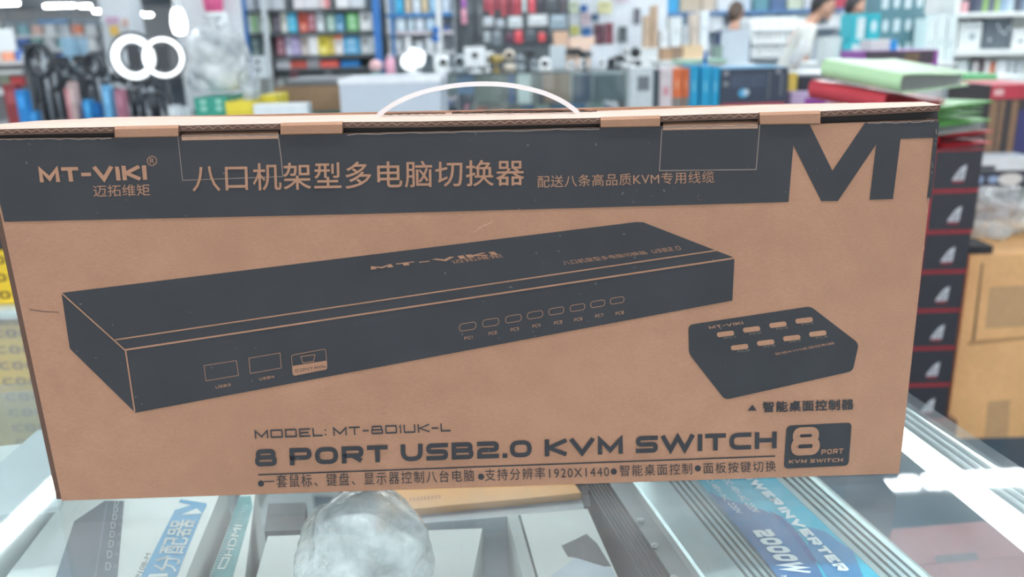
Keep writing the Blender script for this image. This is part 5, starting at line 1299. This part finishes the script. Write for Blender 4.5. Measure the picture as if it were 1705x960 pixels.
# white gondola with rows of small white cartons
YO = 7.6
zo = [Q(1290, y, YO).z for y in (92, 70, 48)]
root = thing('gondola_shelf', (Q(1292, 60, YO).x, YO + .2, 0), 'white gondola of small white cartons between the far people', 'shelf')
xa_, xb_ = Q(1250, 60, YO).x, Q(1345, 60, YO).x
MB().box(((xa_+xb_)/2, YO + .33, .66), (xb_-xa_, .03, 1.32), WSH).build('back_panel', root)
MB().box(((xa_+xb_)/2, YO + .17, .2), (xb_-xa_, .34, .4), WSH).build('base', root)
for z in zo: MB().box(((xa_+xb_)/2, YO + .16, z - .01), (xb_-xa_, .32, .018), WSH).build('shelf', root)
for s_ in (xa_, xb_): MB().box((s_, YO + .17, .65), (.02, .34, 1.3), WSH).build('side_panel', root)
proto = None
for r_ in range(3):
    for i in range(6):
        x = xa_ + .05 + i * (xb_ - xa_ - .1) / 5.0; hh = .085 if r_ else .095
        lb = 'small white carton, %s from the left on the %s board of the white gondola' % (nth(i), ['lowest', 'middle', 'highest'][r_])
        if proto is None:
            proto = thing('white_carton', (x, YO + .08, zo[0] + .0008), lb, 'box', 'white cartons on the gondola'); proto['_w'] = (0,0,0)
            MB().box((0,0,.04), (.068, .1, .08), M('gondola_white', (240, 242, 240), .5)).build('carton', proto); MB().box((0,-.0505,.03), (.04, .001, .022), M('gondola_grey', (196, 202, 204), .5)).build('label', proto)
        else: copy_tree(proto, (x, YO + .08, zo[r_] + .0008), None, lb)
# grey screen-backed case in front of the far-left person
YX = 4.6
zx = Q(1220, 108, YX).z
counter('side_cabinet', Q(1185,100,YX).x, Q(1262,100,YX).x, YX - .02, YX + .5, zx, 'white cabinet carrying the pale monitor in front of the far person', 'cabinet', glass=False)
root = carton_at('monitor', 1203, 50, 1248, 108, YX + .1, .05, M('monitor_pale', (206, 218, 228), .4), 'pale blue grey monitor seen from behind, before the far person with dark hair', 'monitor', zb=zx, part='housing', bevel=.006)
w_, d_, h_ = root['_s']; MB().box((w_/2 + .006, .01, h_/2 - .02), (.014, .04, h_ - .05), M('monitor_edge', (72, 88, 108), .4)).build('side_edge', root)
root = carton_at('slanted_sign', 1188, 76, 1202, 108, YX + .03, .03, M('sign_sage', (136, 160, 150), .5), 'slanted sage green card holder left of the pale monitor', 'sign', zb=zx, yaw=R(14), part='card')

# ================================================================== teal cartons and grey teal stock, right
YT = 4.9
TE = M('turquoise_card', (52, 186, 200), .45); TED = M('deep_teal_card', (92, 132, 142), .5, var=.1)
zt1 = Q(1430, 106, YT).z
counter('white_cabinet', Q(1385,100,YT).x, Q(1590,100,YT).x, YT - .02, YT + .6, zt1, 'white cabinet carrying turquoise cartons behind the folders', 'cabinet', glass=False)
r_ = carton_at('turquoise_carton', 1406, 70, 1440, 106, YT, .2, TE, 'lower turquoise carton with a white panel, left of the small white blue box', zb=zt1); patch(r_, 'white_panel', .35, .1, .7, .9, M('panel_white', (222, 238, 240), .45)); 
ztb = Q(1423, 70, YT).z
r_ = carton_at('turquoise_carton', 1419, 22, 1441, 70, YT + .02, .18, TE, 'tall turquoise carton with a white panel, stacked on the lower one', zb=ztb); patch(r_, 'white_panel', .35, .1, .95, .85, MATS['panel_white'])
r_ = carton_at('turquoise_carton', 1442, 22, 1463, 106, YT + .05, .2, TE, 'tall turquoise carton with a pale oval print beside the stacked pair', zb=zt1); patch(r_, 'pale_oval', .3, .62, .75, .86, MATS['panel_white'], shape=DISC)
r_ = carton_at('white_roll_box', 1376, 62, 1400, 106, YT - .01 + .05, .15, M('roll_white', (222, 230, 230), .5), 'white carton left of the lower turquoise one', zb=Q(1388, 106, YT + .04).z)
for c0 in range(4):
    for r0 in range(3):
        x0 = 1465 + c0 * 19; y1 = 106 - r0 * 36; y0 = y1 - 60
        o = carton_at('teal_stock_box', x0, y0, x0 + 18.6, y1, YT + .3, .22, TED, 'dark teal carton, %s column from the left, %s layer of the stock pile' % (nth(c0), ['bottom', 'middle', 'top'][r0]), 'box', 'dark teal cartons in the stock pile', zb=zt1 + r0 * .132, zmax=zt1 + (r0 + 1) * .132)
        patch(o, 'white_picture', .22, .25, .78, .8, M('picture_white', (206, 220, 224), .5), shape=DISC if (c0 + r0) % 2 else None)
for x0, x1, y0, lb in ((1541,1556,30,'white tall box beside the dark teal stock pile'),(1558,1574,24,'second white tall box beside the stock pile'),(1576,1590,28,'third white tall box, next to the white shelving')):
    o = carton_at('white_tall_box', x0, y0, x1, 106, YT + .1, .15, M('ice_white', (224, 236, 236), .5), lb, 'box', 'white tall boxes beside the stock pile', zb=zt1); patch(o, 'grey_print', .3, .3, .7, .5, tone((200,216,216)))
# white shelving on the right
YV = 5.2
root = thing('white_shelving', (Q(1650, 60, YV).x + .3, YV + .2, 0), 'white shelving stocked with boxes at the upper right', 'shelf')
xa_ = Q(1592, 60, YV).x; xb_ = xa_ + 1.1
MB().box(((xa_+xb_)/2, YV + .42, .95), (xb_-xa_, .03, 1.9), M('shelving_back', (222, 230, 230), .6)).build('back_panel', root)
sv = []
for y0, y1 in ((20, 28), (82, 92), (130, 138)):
    zt2, zb2 = Q(1650, y0, YV).z, Q(1650, y1, YV).z; sv.append(zt2)
    MB().box(((xa_+xb_)/2, YV + .2, (zt2+zb2)/2), (xb_-xa_, .42, zt2-zb2), M('shelving_white', (240, 243, 241), .4)).build('shelf', root, bevel=.004)
for s_ in (xa_, xb_): MB().box((s_, YV + .22, .95), (.025, .4, 1.9), MATS['shelving_white']).build('upright', root)
top = [(1602,1612,2,(222,170,176),'rose tipped white'),(1618,1626,-6,(72,80,100),'navy'),(1628,1636,-6,(96,104,120),'slate'),(1638,1645,-6,(150,190,120),'green'),(1647,1656,-6,(110,118,132),'grey'),(1658,1664,-6,(170,200,130),'lime'),(1666,1676,-6,(150,176,200),'pale blue'),(1678,1688,-6,(190,210,222),'frosty'),(1690,1700,-6,(90,96,110),'dark'),(1702,1712,-6,(130,150,170),'dull blue')]
for i, (x0, x1, y0, c, cn) in enumerate(top):
    carton_at('shelf_pack', x0, y0, x1, 20, YV + .03, .12, tone(c), '%s pack, %s from the left on the top board of the right shelving' % (cn, nth(i)), 'pack', 'packs on the top board of the white shelving', zb=sv[0])
o = carton_at('white_shelf_box', 1597, 36, 1634, 82, YV + .05, .2, M('shelf_box_white', (230, 236, 236), .45), 'large white carton with a small grey lens print on the right shelving', zb=sv[1]); patch(o, 'lens_print', .45, .35, .72, .58, tone((150,170,176)), shape=DISC)
o = carton_at('dark_picture_box', 1638, 30, 1683, 80, YV + .06, .2, M('shelf_box_dark', (98, 110, 118), .45, var=.15, scale=30), 'large dark carton with scattered white dots on the right shelving', zb=sv[1])
for a, b in ((.55,.55),(.72,.45),(.85,.6),(.45,.7),(.2,.25)): patch(o, 'white_dot', a, b, a+.09, b+.11, tone((226,234,238)), shape=DISC)
o = carton_at('white_shelf_box', 1686, 48, 1730, 80, YV + .04, .18, M('shelf_box_white2', (234, 238, 238), .45), 'white carton with a dark dash print at the right edge of the shelving', zb=sv[1]); patch(o, 'dash_print', .2, .3, .45, .42, tone((120,130,136)))
bk_ = [(1584,1592,102,(60,150,130),'green'),(1594,1612,100,(222,230,230),'white'),(1613,1619,104,(120,140,140),'grey'),(1620,1630,102,(214,206,206),'pinkish'),(1632,1637,98,(90,70,76),'dark'),(1639,1649,101,(226,222,220),'cream'),(1650,1656,104,(232,140,100),'orange'),(1658,1678,101,(226,230,232),'wide white'),(1680,1690,100,(206,214,216),'pale'),(1692,1704,103,(196,204,208),'silver'),(1706,1716,101,(222,226,226),'end white')]
for i, (x0, x1, y0, c, cn) in enumerate(bk_):
    if x0 < 1594: continue
    bx = carton_at('shelf_bottle_pack', x0, y0, x1 - 1.5, 130, YV + .04, .1, tone(c), '%s pack, %s from the left on the lowest board, right shelving' % (cn, nth(i)), 'pack', 'packs on the lowest board of the white shelving', zb=sv[2], bevel=.006)

# ================================================================== tripods, ring lamps and hall on the left
YJ = 4.7
zj = Q(150, 200, YJ).z
xj0, xj1 = Q(-40, 150, YJ).x, Q(322, 150, YJ).x
counter('display_table', xj0, xj1, YJ - .46, YJ + .6, zj, 'grey display table crowded with tripods behind the left end of the box', 'table', glass=False, mat=M('table_slate', (96, 102, 108), .5))
TB = M('tripod_black', (58, 64, 70), .45); TS = M('tripod_silver', (176, 184, 190), .35, metal=.4)
def make_tripod(h, label, mat=TB):
    root = thing('tripod', (0,0,0), label, 'tripod', 'folded tripods on the display table'); root['_w'] = (0,0,0)
    for k in range(3):
        a = k * 2.094 + .5; d = V(math.cos(a), math.sin(a), 0)
        m = MB(); m.tube([d*.035, d*.03 + V(0,0,h*.3), d*.022 + V(0,0,h*.62)], [.009,.011,.013], mat, 8); m.build('leg', root)
    MB().tube([(0,0,h*.25),(0,0,h*.8)], .012, TS, 10).build('centre_column', root)
    MB().lathe([(.03,h*.6),(.034,h*.63),(.034,h*.68),(.02,h*.7)], (0,0,0), mat, 14).build('collar', root)
    MB().ball((0,0,h*.84), .024, mat, 12, 8).build('ball_head', root)
    m = MB(); m.box((0,0,h*.92), (.07,.018,.05), mat); m.box((0,-.012,h*.97), (.075,.03,.012), mat); m.build('phone_clamp', root, bevel=.004)
    MB().tube([(0,.02,h*.8),(.06,.05,h*.72),(.1,.06,h*.66)], .006, mat, 6).build('pan_handle', root)
    return root
tp = None
spots = [(62,70,0),(78,78,.1),(100,96,-.1),(112,92,.12),(124,104,-.05),(140,90,.08),(152,98,-.08),(163,86,.05),(176,110,.02),(192,120,-.04),(208,126,.06),(226,128,0),(245,132,-.05),(262,136,.04)]
for i, (x, y0, tilt) in enumerate(spots):
    Y = YJ - .1 + (i % 3) * .17; h = Q(x, y0, Y).z - zj
    lb = 'black folded tripod, %s from the left among those on the display table' % nth(i)
    if tp is None: tp = make_tripod(.45, lb); o = tp
    else: o = copy_tree(tp, (0,0,0), None, lb)
    s_ = h / .45; o.location = (Q(x, 150, Y).x, Y, zj + .0008); o.scale = (max(.9, s_),) * 2 + (s_,); o.rotation_euler = (0, 0, i * 1.3)
# coiled black cables and helmets of dark loops hanging on tripod stands
def coil(x, y, Y, r, mat, label, n_=5):
    q = Q(x, y, Y); root = thing('cable_coil', (q.x, Y, zj + .0008), label, 'cable coil', 'black cable coils on stands'); root['_w'] = (0,0,0)
    zc_ = q.z - zj
    m = MB(); pts = []
    for i in range(n_ * 24):
        t = i / 24 * 2 * math.pi; rr = r * (1 + .05 * math.sin(i * .37)); pts.append((rr * math.cos(t) * .8, -.012 * math.sin(i * .05) , zc_ + rr * math.sin(t)))
    m.tube(pts, .011, mat, 6); m.build('loops', root)
    MB().tube([(0,.03,0),(0,.03,zc_ + r)], .008, TS, 8).build('stand_rod', root); MB().lathe([(.05,0),(.05,.01),(.01,.014)], (0,.03,0), TB, 14).build('stand_foot', root)
coil(66, 100, YJ - .38, .075, TB, 'big black cable coil on a stand at the far left'); coil(86, 130, YJ - .25, .06, TB, 'lower black cable coil beside the big one')
coil(155, 108, YJ - .30, .05, TB, 'black cable coil hanging over the middle of the tripods')
for i, (x0, y0, x1, c, lb) in enumerate(((28,150,44,(40,140,214),'bright blue pack left of the black cable coils'),(128,172,138,(46,150,220),'bright blue round cased pack among the tripods'),(140,166,150,(60,160,224),'second bright blue pack among the tripods'),(152,172,164,(40,132,206),'third bright blue pack among the tripods'),(172,142,184,(110,180,226),'light blue pack below the left ring lamp'),(178,156,190,(196,132,150),'pink pack below the left ring lamp'),(194,148,206,(170,110,130),'dull pink pack below the ring lamps'),(110,146,120,(206,140,146),'rose pack among the tripods'),(116,136,126,(196,170,166),'beige pack among the tripods'),(8,140,30,(150,60,64),'dark red pack at the far left of the table'),(49,186,60,(50,144,214),'low blue pack at the left front of the table'),(300,178,312,(206,214,216),'white round pack at the right end of the table'),(280,176,296,(214,222,226),'pale pack at the right end of the table'))):
    Y = YJ - .45 + (i % 2) * .06
    o = carton_at('small_pack', x0, y0, x1, 196, Y, .05, tone(c), lb, 'pack', 'coloured packs on the display table', zb=zj, bevel=.008); patch(o, 'label', .2, .55, .8, .85, tone(tuple(min(255, v + 30) for v in c)))
# ring lamps
RL = M('ring_diffuser', (250, 253, 255), .4, var=0, emit=1.7)
def ring_lamp(x, y, Y, r, tube, label, tilt=0.0, yaw=0.0):
    q = Q(x, y, Y); root = thing('ring_lamp', (q.x, Y, zj + .0008), label, 'ring lamp', None); root['_w'] = (0,0,0); root.rotation_euler = (0, 0, yaw)
    zc_ = q.z - zj
    P = lambda rr, dy: [(rr*math.cos(t*math.pi/20), dy + math.sin(tilt)*rr*math.sin(t*math.pi/20), zc_ + rr*math.sin(t*math.pi/20)*math.cos(tilt)) for t in range(40)]
    MB().tube(P(r, 0), tube, RL, 12, True, flat=.6).build('lit_ring', root)
    MB().tube(P(r + tube*1.15, .012), tube*.34, TB, 8, True).build('rim', root)
    MB().tube(P(r - tube*1.1, .012), tube*.25, TB, 8, True).build('rim', root)
    MB().tube([(0,.02,0),(0,.02,zc_ - r - tube)], .012, TB, 10).build('pole', root); MB().lathe([(.065,0),(.065,.012),(.014,.02)], (0,.02,0), TB, 18).build('foot', root)
    m = MB(); m.box((0,.012,zc_), (.06,.02,.12), CAMB); m.tube([(0,.012,zc_-r),(0,.012,zc_-.05)], .007, TB, 8); m.build('phone_holder', root, bevel=.004)
    return root
YR2 = YJ - .26
ring_lamp(222, 96, YR2, .092, .024, 'lit white ring lamp, left one of the overlapping pair')
ring_lamp(272, 96, YR2 - .08, .088, .013, 'lit ring lamp with a dark rim, right one of the overlapping pair', .12, .25)
# hanging bulb lamp
q = Q(298, 40, 4.3)
root = thing('bulb_lamp', (q.x, 4.3, q.z), 'glowing bulb lamp hanging above the ring lamps', 'lamp'); root['_w'] = (0,0,0)
MB().lathe([(.01,-.05),(.028,-.042),(.036,0),(.03,.045),(.02,.07)], (0,0,0), GLOW2 if 'GLOW2' in globals() else M('bulb_glow', (250,253,255), .4, var=0, emit=5), 18).build('bulb', root)
MB().tube([(0,0,.07),(0,0,.12)], .018, CAMW, 12).build('socket', root); MB().tube([(0,0,.12),(0,0,CEIL - q.z)], .004, CAMW, 6).build('cable', root)
# white partition with a shelf, roll and pink tub
YU = 5.7
xa_, xb_ = Q(292, 40, YU).x, Q(402, 40, YU).x
root = thing('partition_panel', ((xa_+xb_)/2, YU + .03, 0), 'pale partition panel left of the accessory rack', 'partition')
MB().box(((xa_+xb_)/2, YU + .03, .95), (xb_-xa_, .04, 1.9), M('partition_white', (214, 220, 224), .5)).build('panel', root)
zu = Q(368, 62, YU - .12).z; MB().box((Q(366,60,YU).x, YU - .09, zu - .01), (.3, .2, .02), WSH).build('bracket_shelf', root)
q = Q(367, 62, YU - .1); h1 = Q(367, 20, YU - .1).z - zu
o = MB().lathe([(.06,0),(.062,.004),(.062,h1-.004),(.06,h1)], (q.x, YU - .1, zu + .0006), M('roll_paper', (232,238,240), .6), 22).build('paper_roll'); tag(o, 'white paper roll on a small bracket shelf left of the accessory rack', 'roll')
o = MB().lathe([(.05,0),(.056,.01),(.068,.15),(.064,.152),(.052,.014)], (q.x - .02, YU - .1, zu + h1 + .0012), M('tub_pink', (216, 92, 140), .4), 22, cap=True).build('pink_tub'); tag(o, 'pink tub standing on the white paper roll', 'tub')
# far hall: pillar with notices, shelves and signs
root = struct(MB().box((Q(192, 60, 8).x, 8.2, CEIL/2), (Q(218,60,8).x - Q(170,60,8).x, .3, CEIL), M('pillar_paint', (220, 226, 230), .6)).build('pillar'))
for x0, y0, x1, y1, c, lb in ((176,28,196,40,(206,170,196),'lilac notice high on the white pillar'),(183,43,196,59,(238,196,96),'yellow notice on the white pillar'),(203,31,212,45,(214,186,176),'beige notice right on the white pillar')):
    carton_at('notice', x0, y0, x1, y1, 8.03, .018, tone(c), lb, 'notice', 'notices on the white pillar', part='sheet')
YA = 12.0
za_ = [Q(60, y, YA).z for y in (105, 82, 58)]
xa_, xb_ = Q(-20, 80, YA).x, Q(165, 80, YA).x
root = thing('far_shelving', ((xa_+xb_)/2, YA + .3, 0), 'far shelving of colourful goods across the hall on the left', 'shelf')
MB().box(((xa_+xb_)/2, YA + .5, .8), (xb_-xa_, .04, 1.6), M('far_back_panel', (168, 184, 196), .6)).build('back_panel', root)
for z in za_: MB().box(((xa_+xb_)/2, YA + .25, z - .02), (xb_-xa_, .46, .04), WSH).build('shelf', root)
fc = [((236,150,120),'orange'),((90,130,200),'blue'),((232,236,238),'white'),((226,120,130),'pink red'),((150,196,206),'aqua'),((222,226,228),'pale'),((120,180,170),'teal'),((206,214,220),'silver'),((150,180,210),'light blue'),((232,200,190),'peach'),((110,150,190),'steel blue'),((200,206,210),'grey')]
for r_ in range(3):
    for i in range(8):
        (c, cn) = fc[(i * 5 + r_ * 3) % 12]; x = -16 + i * 22.5; hh = 14 + (i * 7 + r_ * 5) % 7
        yb_ = (105, 82, 58)[r_]
        carton_at('far_box', x, yb_ - hh, x + 18, yb_, YA + .05, .3, tone(c), '%s carton, %s from the left on the %s board of the far hall shelving' % (cn, nth(i), ['lowest','middle','highest'][r_]), 'box', 'cartons on the far hall shelving', zb=za_[r_], zmax=za_[r_ + 1] - .042 if r_ < 2 else None)
# low grey cabinet and bright banner at the far left
o = carton_at('grey_cabinet', -30, 108, 46, 190, 5.9, .4, M('cabinet_warm_grey', (112, 112, 114), .5), 'grey open cabinet at the far left behind the cable coils', 'cabinet', zb=0, part='cabinet_body')
w_, d_, h_ = o['_s']; MB().box((0,-.01,h_ + .012), (w_ + .04, d_ + .04, .024), M('cabinet_pale_top', (206,206,206), .4)).build('counter_top', o, bevel=.004)
zca = Q(8, 108, 5.9).z + .025
for x0, y0, x1, c, lb in ((4,86,24,(232,160,130),'orange carton on the grey cabinet at the far left'),(26,84,34,(80,120,190),'blue carton on the grey cabinet'),(-20,92,2,(226,214,210),'white carton on the grey cabinet at the picture edge'),(36,90,46,(222,228,230),'pale carton at the right end of the grey cabinet')):
    carton_at('cabinet_top_box', x0, y0, x1, 106, 5.95, .15, tone(c), lb, 'box', 'cartons on the far-left grey cabinet', zb=zca)
for i, (x0, y0, x1, y1, c, nm) in enumerate(((0,118,40,124,(206,208,206),'shelf_edge'),(4,126,20,140,(120,128,110),'olive_goods'),(22,128,42,142,(176,60,64),'red_goods'),(2,148,30,158,(226,230,232),'white_goods'))):
    xq0, xq1 = Q(x0,y0,5.9).x, Q(x1,y0,5.9).x
    MB().box(((xq0+xq1)/2 - o.location.x, -d_/2 - .02, (Q(x0,y0,5.9).z + Q(x0,y1,5.9).z)/2), (xq1-xq0, .038, Q(x0,y0,5.9).z - Q(x0,y1,5.9).z), tone(c)).build(nm, o)
# pale blue hanging sheets and a hanging aisle sign
for x0, y0, x1, y1, Y, c, lb in ((104,62,124,100,7.2,(150,190,214),'pale blue hanging sheet above the tripods, left one'),(126,64,146,98,7.3,(170,204,224),'paler blue hanging sheet above the tripods, right one')):
    o = carton_at('hanging_sheet', x0, y0, x1, y1, Y, .02, tone(c), lb, 'sheet', 'blue hanging sheets', part='sheet'); w_, d_, h_ = o['_s']
    for s_ in (-.4, .4): MB().tube([(s_*w_, 0, h_ - .01), (s_*w_, 0, CEIL - o.location.z)], .004, ALU, 6).build('cord', o)
o = carton_at('aisle_sign', 62, 33, 112, 38, 10, .06, M('sign_blue', (84, 136, 180), .5), 'slim blue grey aisle sign hanging in the far hall', 'sign', part='board'); w_, d_, h_ = o['_s']
for s_ in (-.4, .4): MB().tube([(s_*w_, 0, h_), (s_*w_, 0, CEIL - o.location.z)], .006, ALU, 6).build('cord', o)
struct(MB().box((-9, 14.5, 2.45), (13, .5, .6), M('beam_paint', (196, 206, 214), .7)).build('beam'))
o = carton_at('banner', -12, 48, 24, 88, 6.6, .015, M('banner_white', (238, 244, 246), .5), 'bright white banner at the left edge of the photo', 'banner', part='sheet'); w_, d_, h_ = o['_s']
for s_ in (-.4, .4): MB().tube([(s_*w_, 0, h_ - .005), (s_*w_, 0, CEIL - o.location.z)], .005, ALU, 6).build('cord', o)

# ================================================================== people far behind
SKIN = M('skin', (206, 160, 136), .55, var=.03); HAIR = M('hair_dark', (44, 42, 46), .6)
def skin_mesh(verts, edges, radii, root=0, sub=2):
    me = bpy.data.meshes.new('s'); me.from_pydata([tuple(v) for v in verts], edges, []); o = bpy.data.objects.new('s', me); COL.objects.link(o)
    o.modifiers.new('k', 'SKIN'); 
    for i, r in enumerate(radii): d = me.skin_vertices[0].data[i]; d.radius = (r, r) if isinstance(r, (int, float)) else r; d.use_root = (i == root)
    sb = o.modifiers.new('u', 'SUBSURF'); sb.levels = sb.render_levels = sub
    dg = bpy.context.evaluated_depsgraph_get(); dg.update(); ev = bpy.data.meshes.new_from_object(o.evaluated_get(dg))
    v = [tuple(p.co) for p in ev.vertices]; f = [tuple(p.vertices) for p in ev.polygons]
    bpy.data.objects.remove(o); bpy.data.meshes.remove(me); bpy.data.meshes.remove(ev)
    return v, f
def person(loc, yaw, H, lean, label, shirt, trousers, hair=HAIR, arm_fwd=.35, head_turn=0.0):
    s = H / 1.65
    root = thing('person', loc, label, 'person'); root['_w'] = (0,0,0); root.rotation_euler = (0,0,yaw)
    hipz = .88 * s
    def up_(p):                                   # bend the upper body forward (towards -y) at the hip
        x, y, z = p; dz = z - hipz
        return (x, y * math.cos(lean) - dz * math.sin(lean), hipz + dz * math.cos(lean) + y * math.sin(lean))
    J = {}; L = []
    def j(n, p, r, bent=True): J[n] = len(L); L.append((up_([c*s for c in p]) if bent else tuple(c*s for c in p), (r[0]*s, r[1]*s) if isinstance(r, tuple) else r*s))
    j('pel', (0,0,.90), (.145,.105)); j('wai', (0,0,1.05), (.125,.09)); j('che', (0,0,1.24), (.15,.10)); j('nkb', (0,.005,1.39), (.075,.062)); j('nck', (0,-.005,1.46), .052); j('hd', (0,-.015,1.52), .058)
    for sd, n in ((-1,'l'), (1,'r')):
        j('sh'+n, (sd*.165,0,1.36), .056); j('el'+n, (sd*.215,-.10*arm_fwd*2,1.09), .041)
        j('wr'+n, (sd*.19,-.10-.30*arm_fwd,.90+.16*arm_fwd), .028); wx, wy, wz = sd*.19, -.10-.30*arm_fwd, .90+.16*arm_fwd
        j('pm'+n, (wx, wy-.045, wz-.045), .030)
        for k, (dx, ln) in enumerate(((-.026,.058),(-.009,.066),(.009,.062),(.026,.048))):
            j('f%d%s' % (k,n), (wx+dx, wy-.085, wz-.085), .0095); j('g%d%s' % (k,n), (wx+dx*1.15, wy-.085-ln*.55, wz-.085-ln*.85), .0085)
        j('t0'+n, (wx-sd*.038, wy-.06, wz-.03), .0105); j('t1'+n, (wx-sd*.052, wy-.095, wz-.05), .009)
        j('hp'+n, (sd*.09,0,.86), .092, False); j('kn'+n, (sd*.10,-.02,.48), .060, False); j('an'+n, (sd*.10,.02,.09), .040, False); j('to'+n, (sd*.11,-.13,.035), .034, False)
    E_ = [('pel','wai'),('wai','che'),('che','nkb'),('nkb','nck'),('nck','hd')]
    for n in 'lr':
        E_ += [('che','sh'+n),('sh'+n,'el'+n),('el'+n,'wr'+n),('wr'+n,'pm'+n),('pm'+n,'t0'+n),('t0'+n,'t1'+n),('pel','hp'+n),('hp'+n,'kn'+n),('kn'+n,'an'+n),('an'+n,'to'+n)]
        for k in range(4): E_ += [('pm'+n,'f%d%s'%(k,n)),('f%d%s'%(k,n),'g%d%s'%(k,n))]
    v, f = skin_mesh([a for a, b in L], [(J[a], J[b]) for a, b in E_], [b for a, b in L])
    m = MB(); m.add(v, f, SKIN, True)
    hc = Vector(up_((0, -.02*s, 1.585*s)))
    rm = Matrix.Rotation(lean * .6, 3, 'X') @ Matrix.Rotation(head_turn, 3, 'Z')
    def hp_(x, y, z): return hc + rm @ V(x*s, y*s, z*s)
    hb2 = MB(); hb2.ball((0,0,0), (.076,.094,.112), SKIN, 24, 18)
    hv = []
    for p in hb2.v:
        x, y, z = p
        if z < -.02: x *= 1 - .32 * min(1, (-.02 - z) / .09); y = y * (1 - .12 * min(1, (-.02 - z) / .09)) - .008
        hv.append(hp_(x, y, z))
    m.add(hv, hb2.f, SKIN, True)
    def lump(c, r): q = MB(); q.ball((0,0,0), r, SKIN, 10, 8); m.add([hp_(*(Vector(c) + p)) for p in q.v], q.f, SKIN, True)
    lump((0,-.098,-.012), (.012,.017,.024)); lump((0,-.092,-.054), (.024,.011,.008)); lump((0,-.086,-.092), (.022,.016,.014))
    for sd in (-1, 1): lump((sd*.077,.006,-.008), (.010,.02,.032)); lump((sd*.03,-.084,.02), (.02,.012,.008))
    b = m.build('body', root); rmd = b.modifiers.new('r', 'REMESH'); rmd.mode = 'VOXEL'; rmd.voxel_size = .008; rmd.use_smooth_shade = True
    sm_ = b.modifiers.new('s', 'SMOOTH'); sm_.factor = .5; sm_.iterations = 3
    for sd in (-1, 1):
        e = MB(); q = MB(); q.ball((0,0,0), .009, LENS, 10, 8); e.add([hp_(*(V(sd*.03,-.090,.004) + p)) for p in q.v], q.f, LENS, True); e.build('eye', root)
    h = MB(); q = MB(); q.ball((0,0,0), (.086,.104,.122), hair, 26, 18)
    keep = lambda p: (p.z > .045 - max(0, (p.y + .06)) * 1.25) and not (p.y < -.07 and p.z < .06)
    fs = [t for t in q.f if all(keep(q.v[i]) for i in t)]
    h.add([hp_(*p) for p in q.v], fs, hair, True); ho = h.build('hair', root); so = ho.modifiers.new('t', 'SOLIDIFY'); so.thickness = .014; so.offset = -1
    # clothes: sleeves and torso a little wider than the body, then trousers
    def cloth(names, grow, edges, nm, mat, rt_):
        idx = {n: i for i, n in enumerate(names)}
        g = lambda r: tuple(c + grow*s for c in r) if isinstance(r, tuple) else r + grow*s
        vv, ff = skin_mesh([L[J[n]][0] for n in names], [(idx[a], idx[b]) for a, b in edges], [g(L[J[n]][1]) for n in names], 0)
        k = MB(); k.add(vv, ff, mat, True); k.build(nm, root)
    j('slvl', (-.20,-.085*arm_fwd*2,1.13), .05); j('slvr', (.20,-.085*arm_fwd*2,1.13), .05)
    cloth(['pel','wai','che','nkb','shl','shr','slvl','slvr'], .016, [('pel','wai'),('wai','che'),('che','nkb'),('che','shl'),('che','shr'),('shl','slvl'),('shr','slvr')], 'shirt', shirt, 2)
    j('pl2', (0,0,.93), (.13,.10)); j('fkl', (-.10,.015,.14), .06, False); j('fkr', (.10,.015,.14), .06, False)
    cloth(['pl2','hpl','hpr','knl','knr','fkl','fkr'], .016, [('pl2','hpl'),('pl2','hpr'),('hpl','knl'),('hpr','knr'),('knl','fkl'),('knr','fkr')], 'trousers', trousers, 0)
    for n in 'lr':
        a, t = L[J['an'+n]][0], L[J['to'+n]][0]
        k = MB(); k.ball(((a[0]+t[0])/2, (a[1]+t[1])/2 - .01, .045*s), (.05*s, .135*s, .045*s), M('shoe_dark', (52,50,50), .5), 16, 10); k.build('shoe', root)
    return root
def stand_at(x, ytop, Y):
    q = Q(x, ytop, Y); return q
NAVY = M('shirt_navy', (46, 62, 104), .7); CREAM = M('shirt_cream', (226, 226, 220), .75, var=.03); CHAR = M('shirt_charcoal', (56, 62, 72), .7); TRB = M('trousers_dark', (48, 54, 66), .7)
q = Q(1224, 14, 8.3); person((q.x, 8.3, 0), R(130), q.z + .02, .0, 'person with dark brown hair in a dark navy top, seen behind the pale monitor', NAVY, TRB, M('hair_brown', (88, 72, 62), .6))
q = Q(1366, 12, 6.9); person((q.x - .26, 6.95, 0), R(72), (q.z) * 1.10, .42, 'person in a cream shirt leaning over, left of the turquoise cartons', CREAM, TRB, HAIR, .5)
q = Q(1410, 2, 7.7); person((q.x + .02, 7.7, 0), R(80), q.z + .02, .06, 'person in a charcoal top looking right, beside the tall turquoise carton', CHAR, TRB, HAIR, .4)
for o in bpy.data.objects:
    for k in ('_w', '_s'):
        if k in o: del o[k]
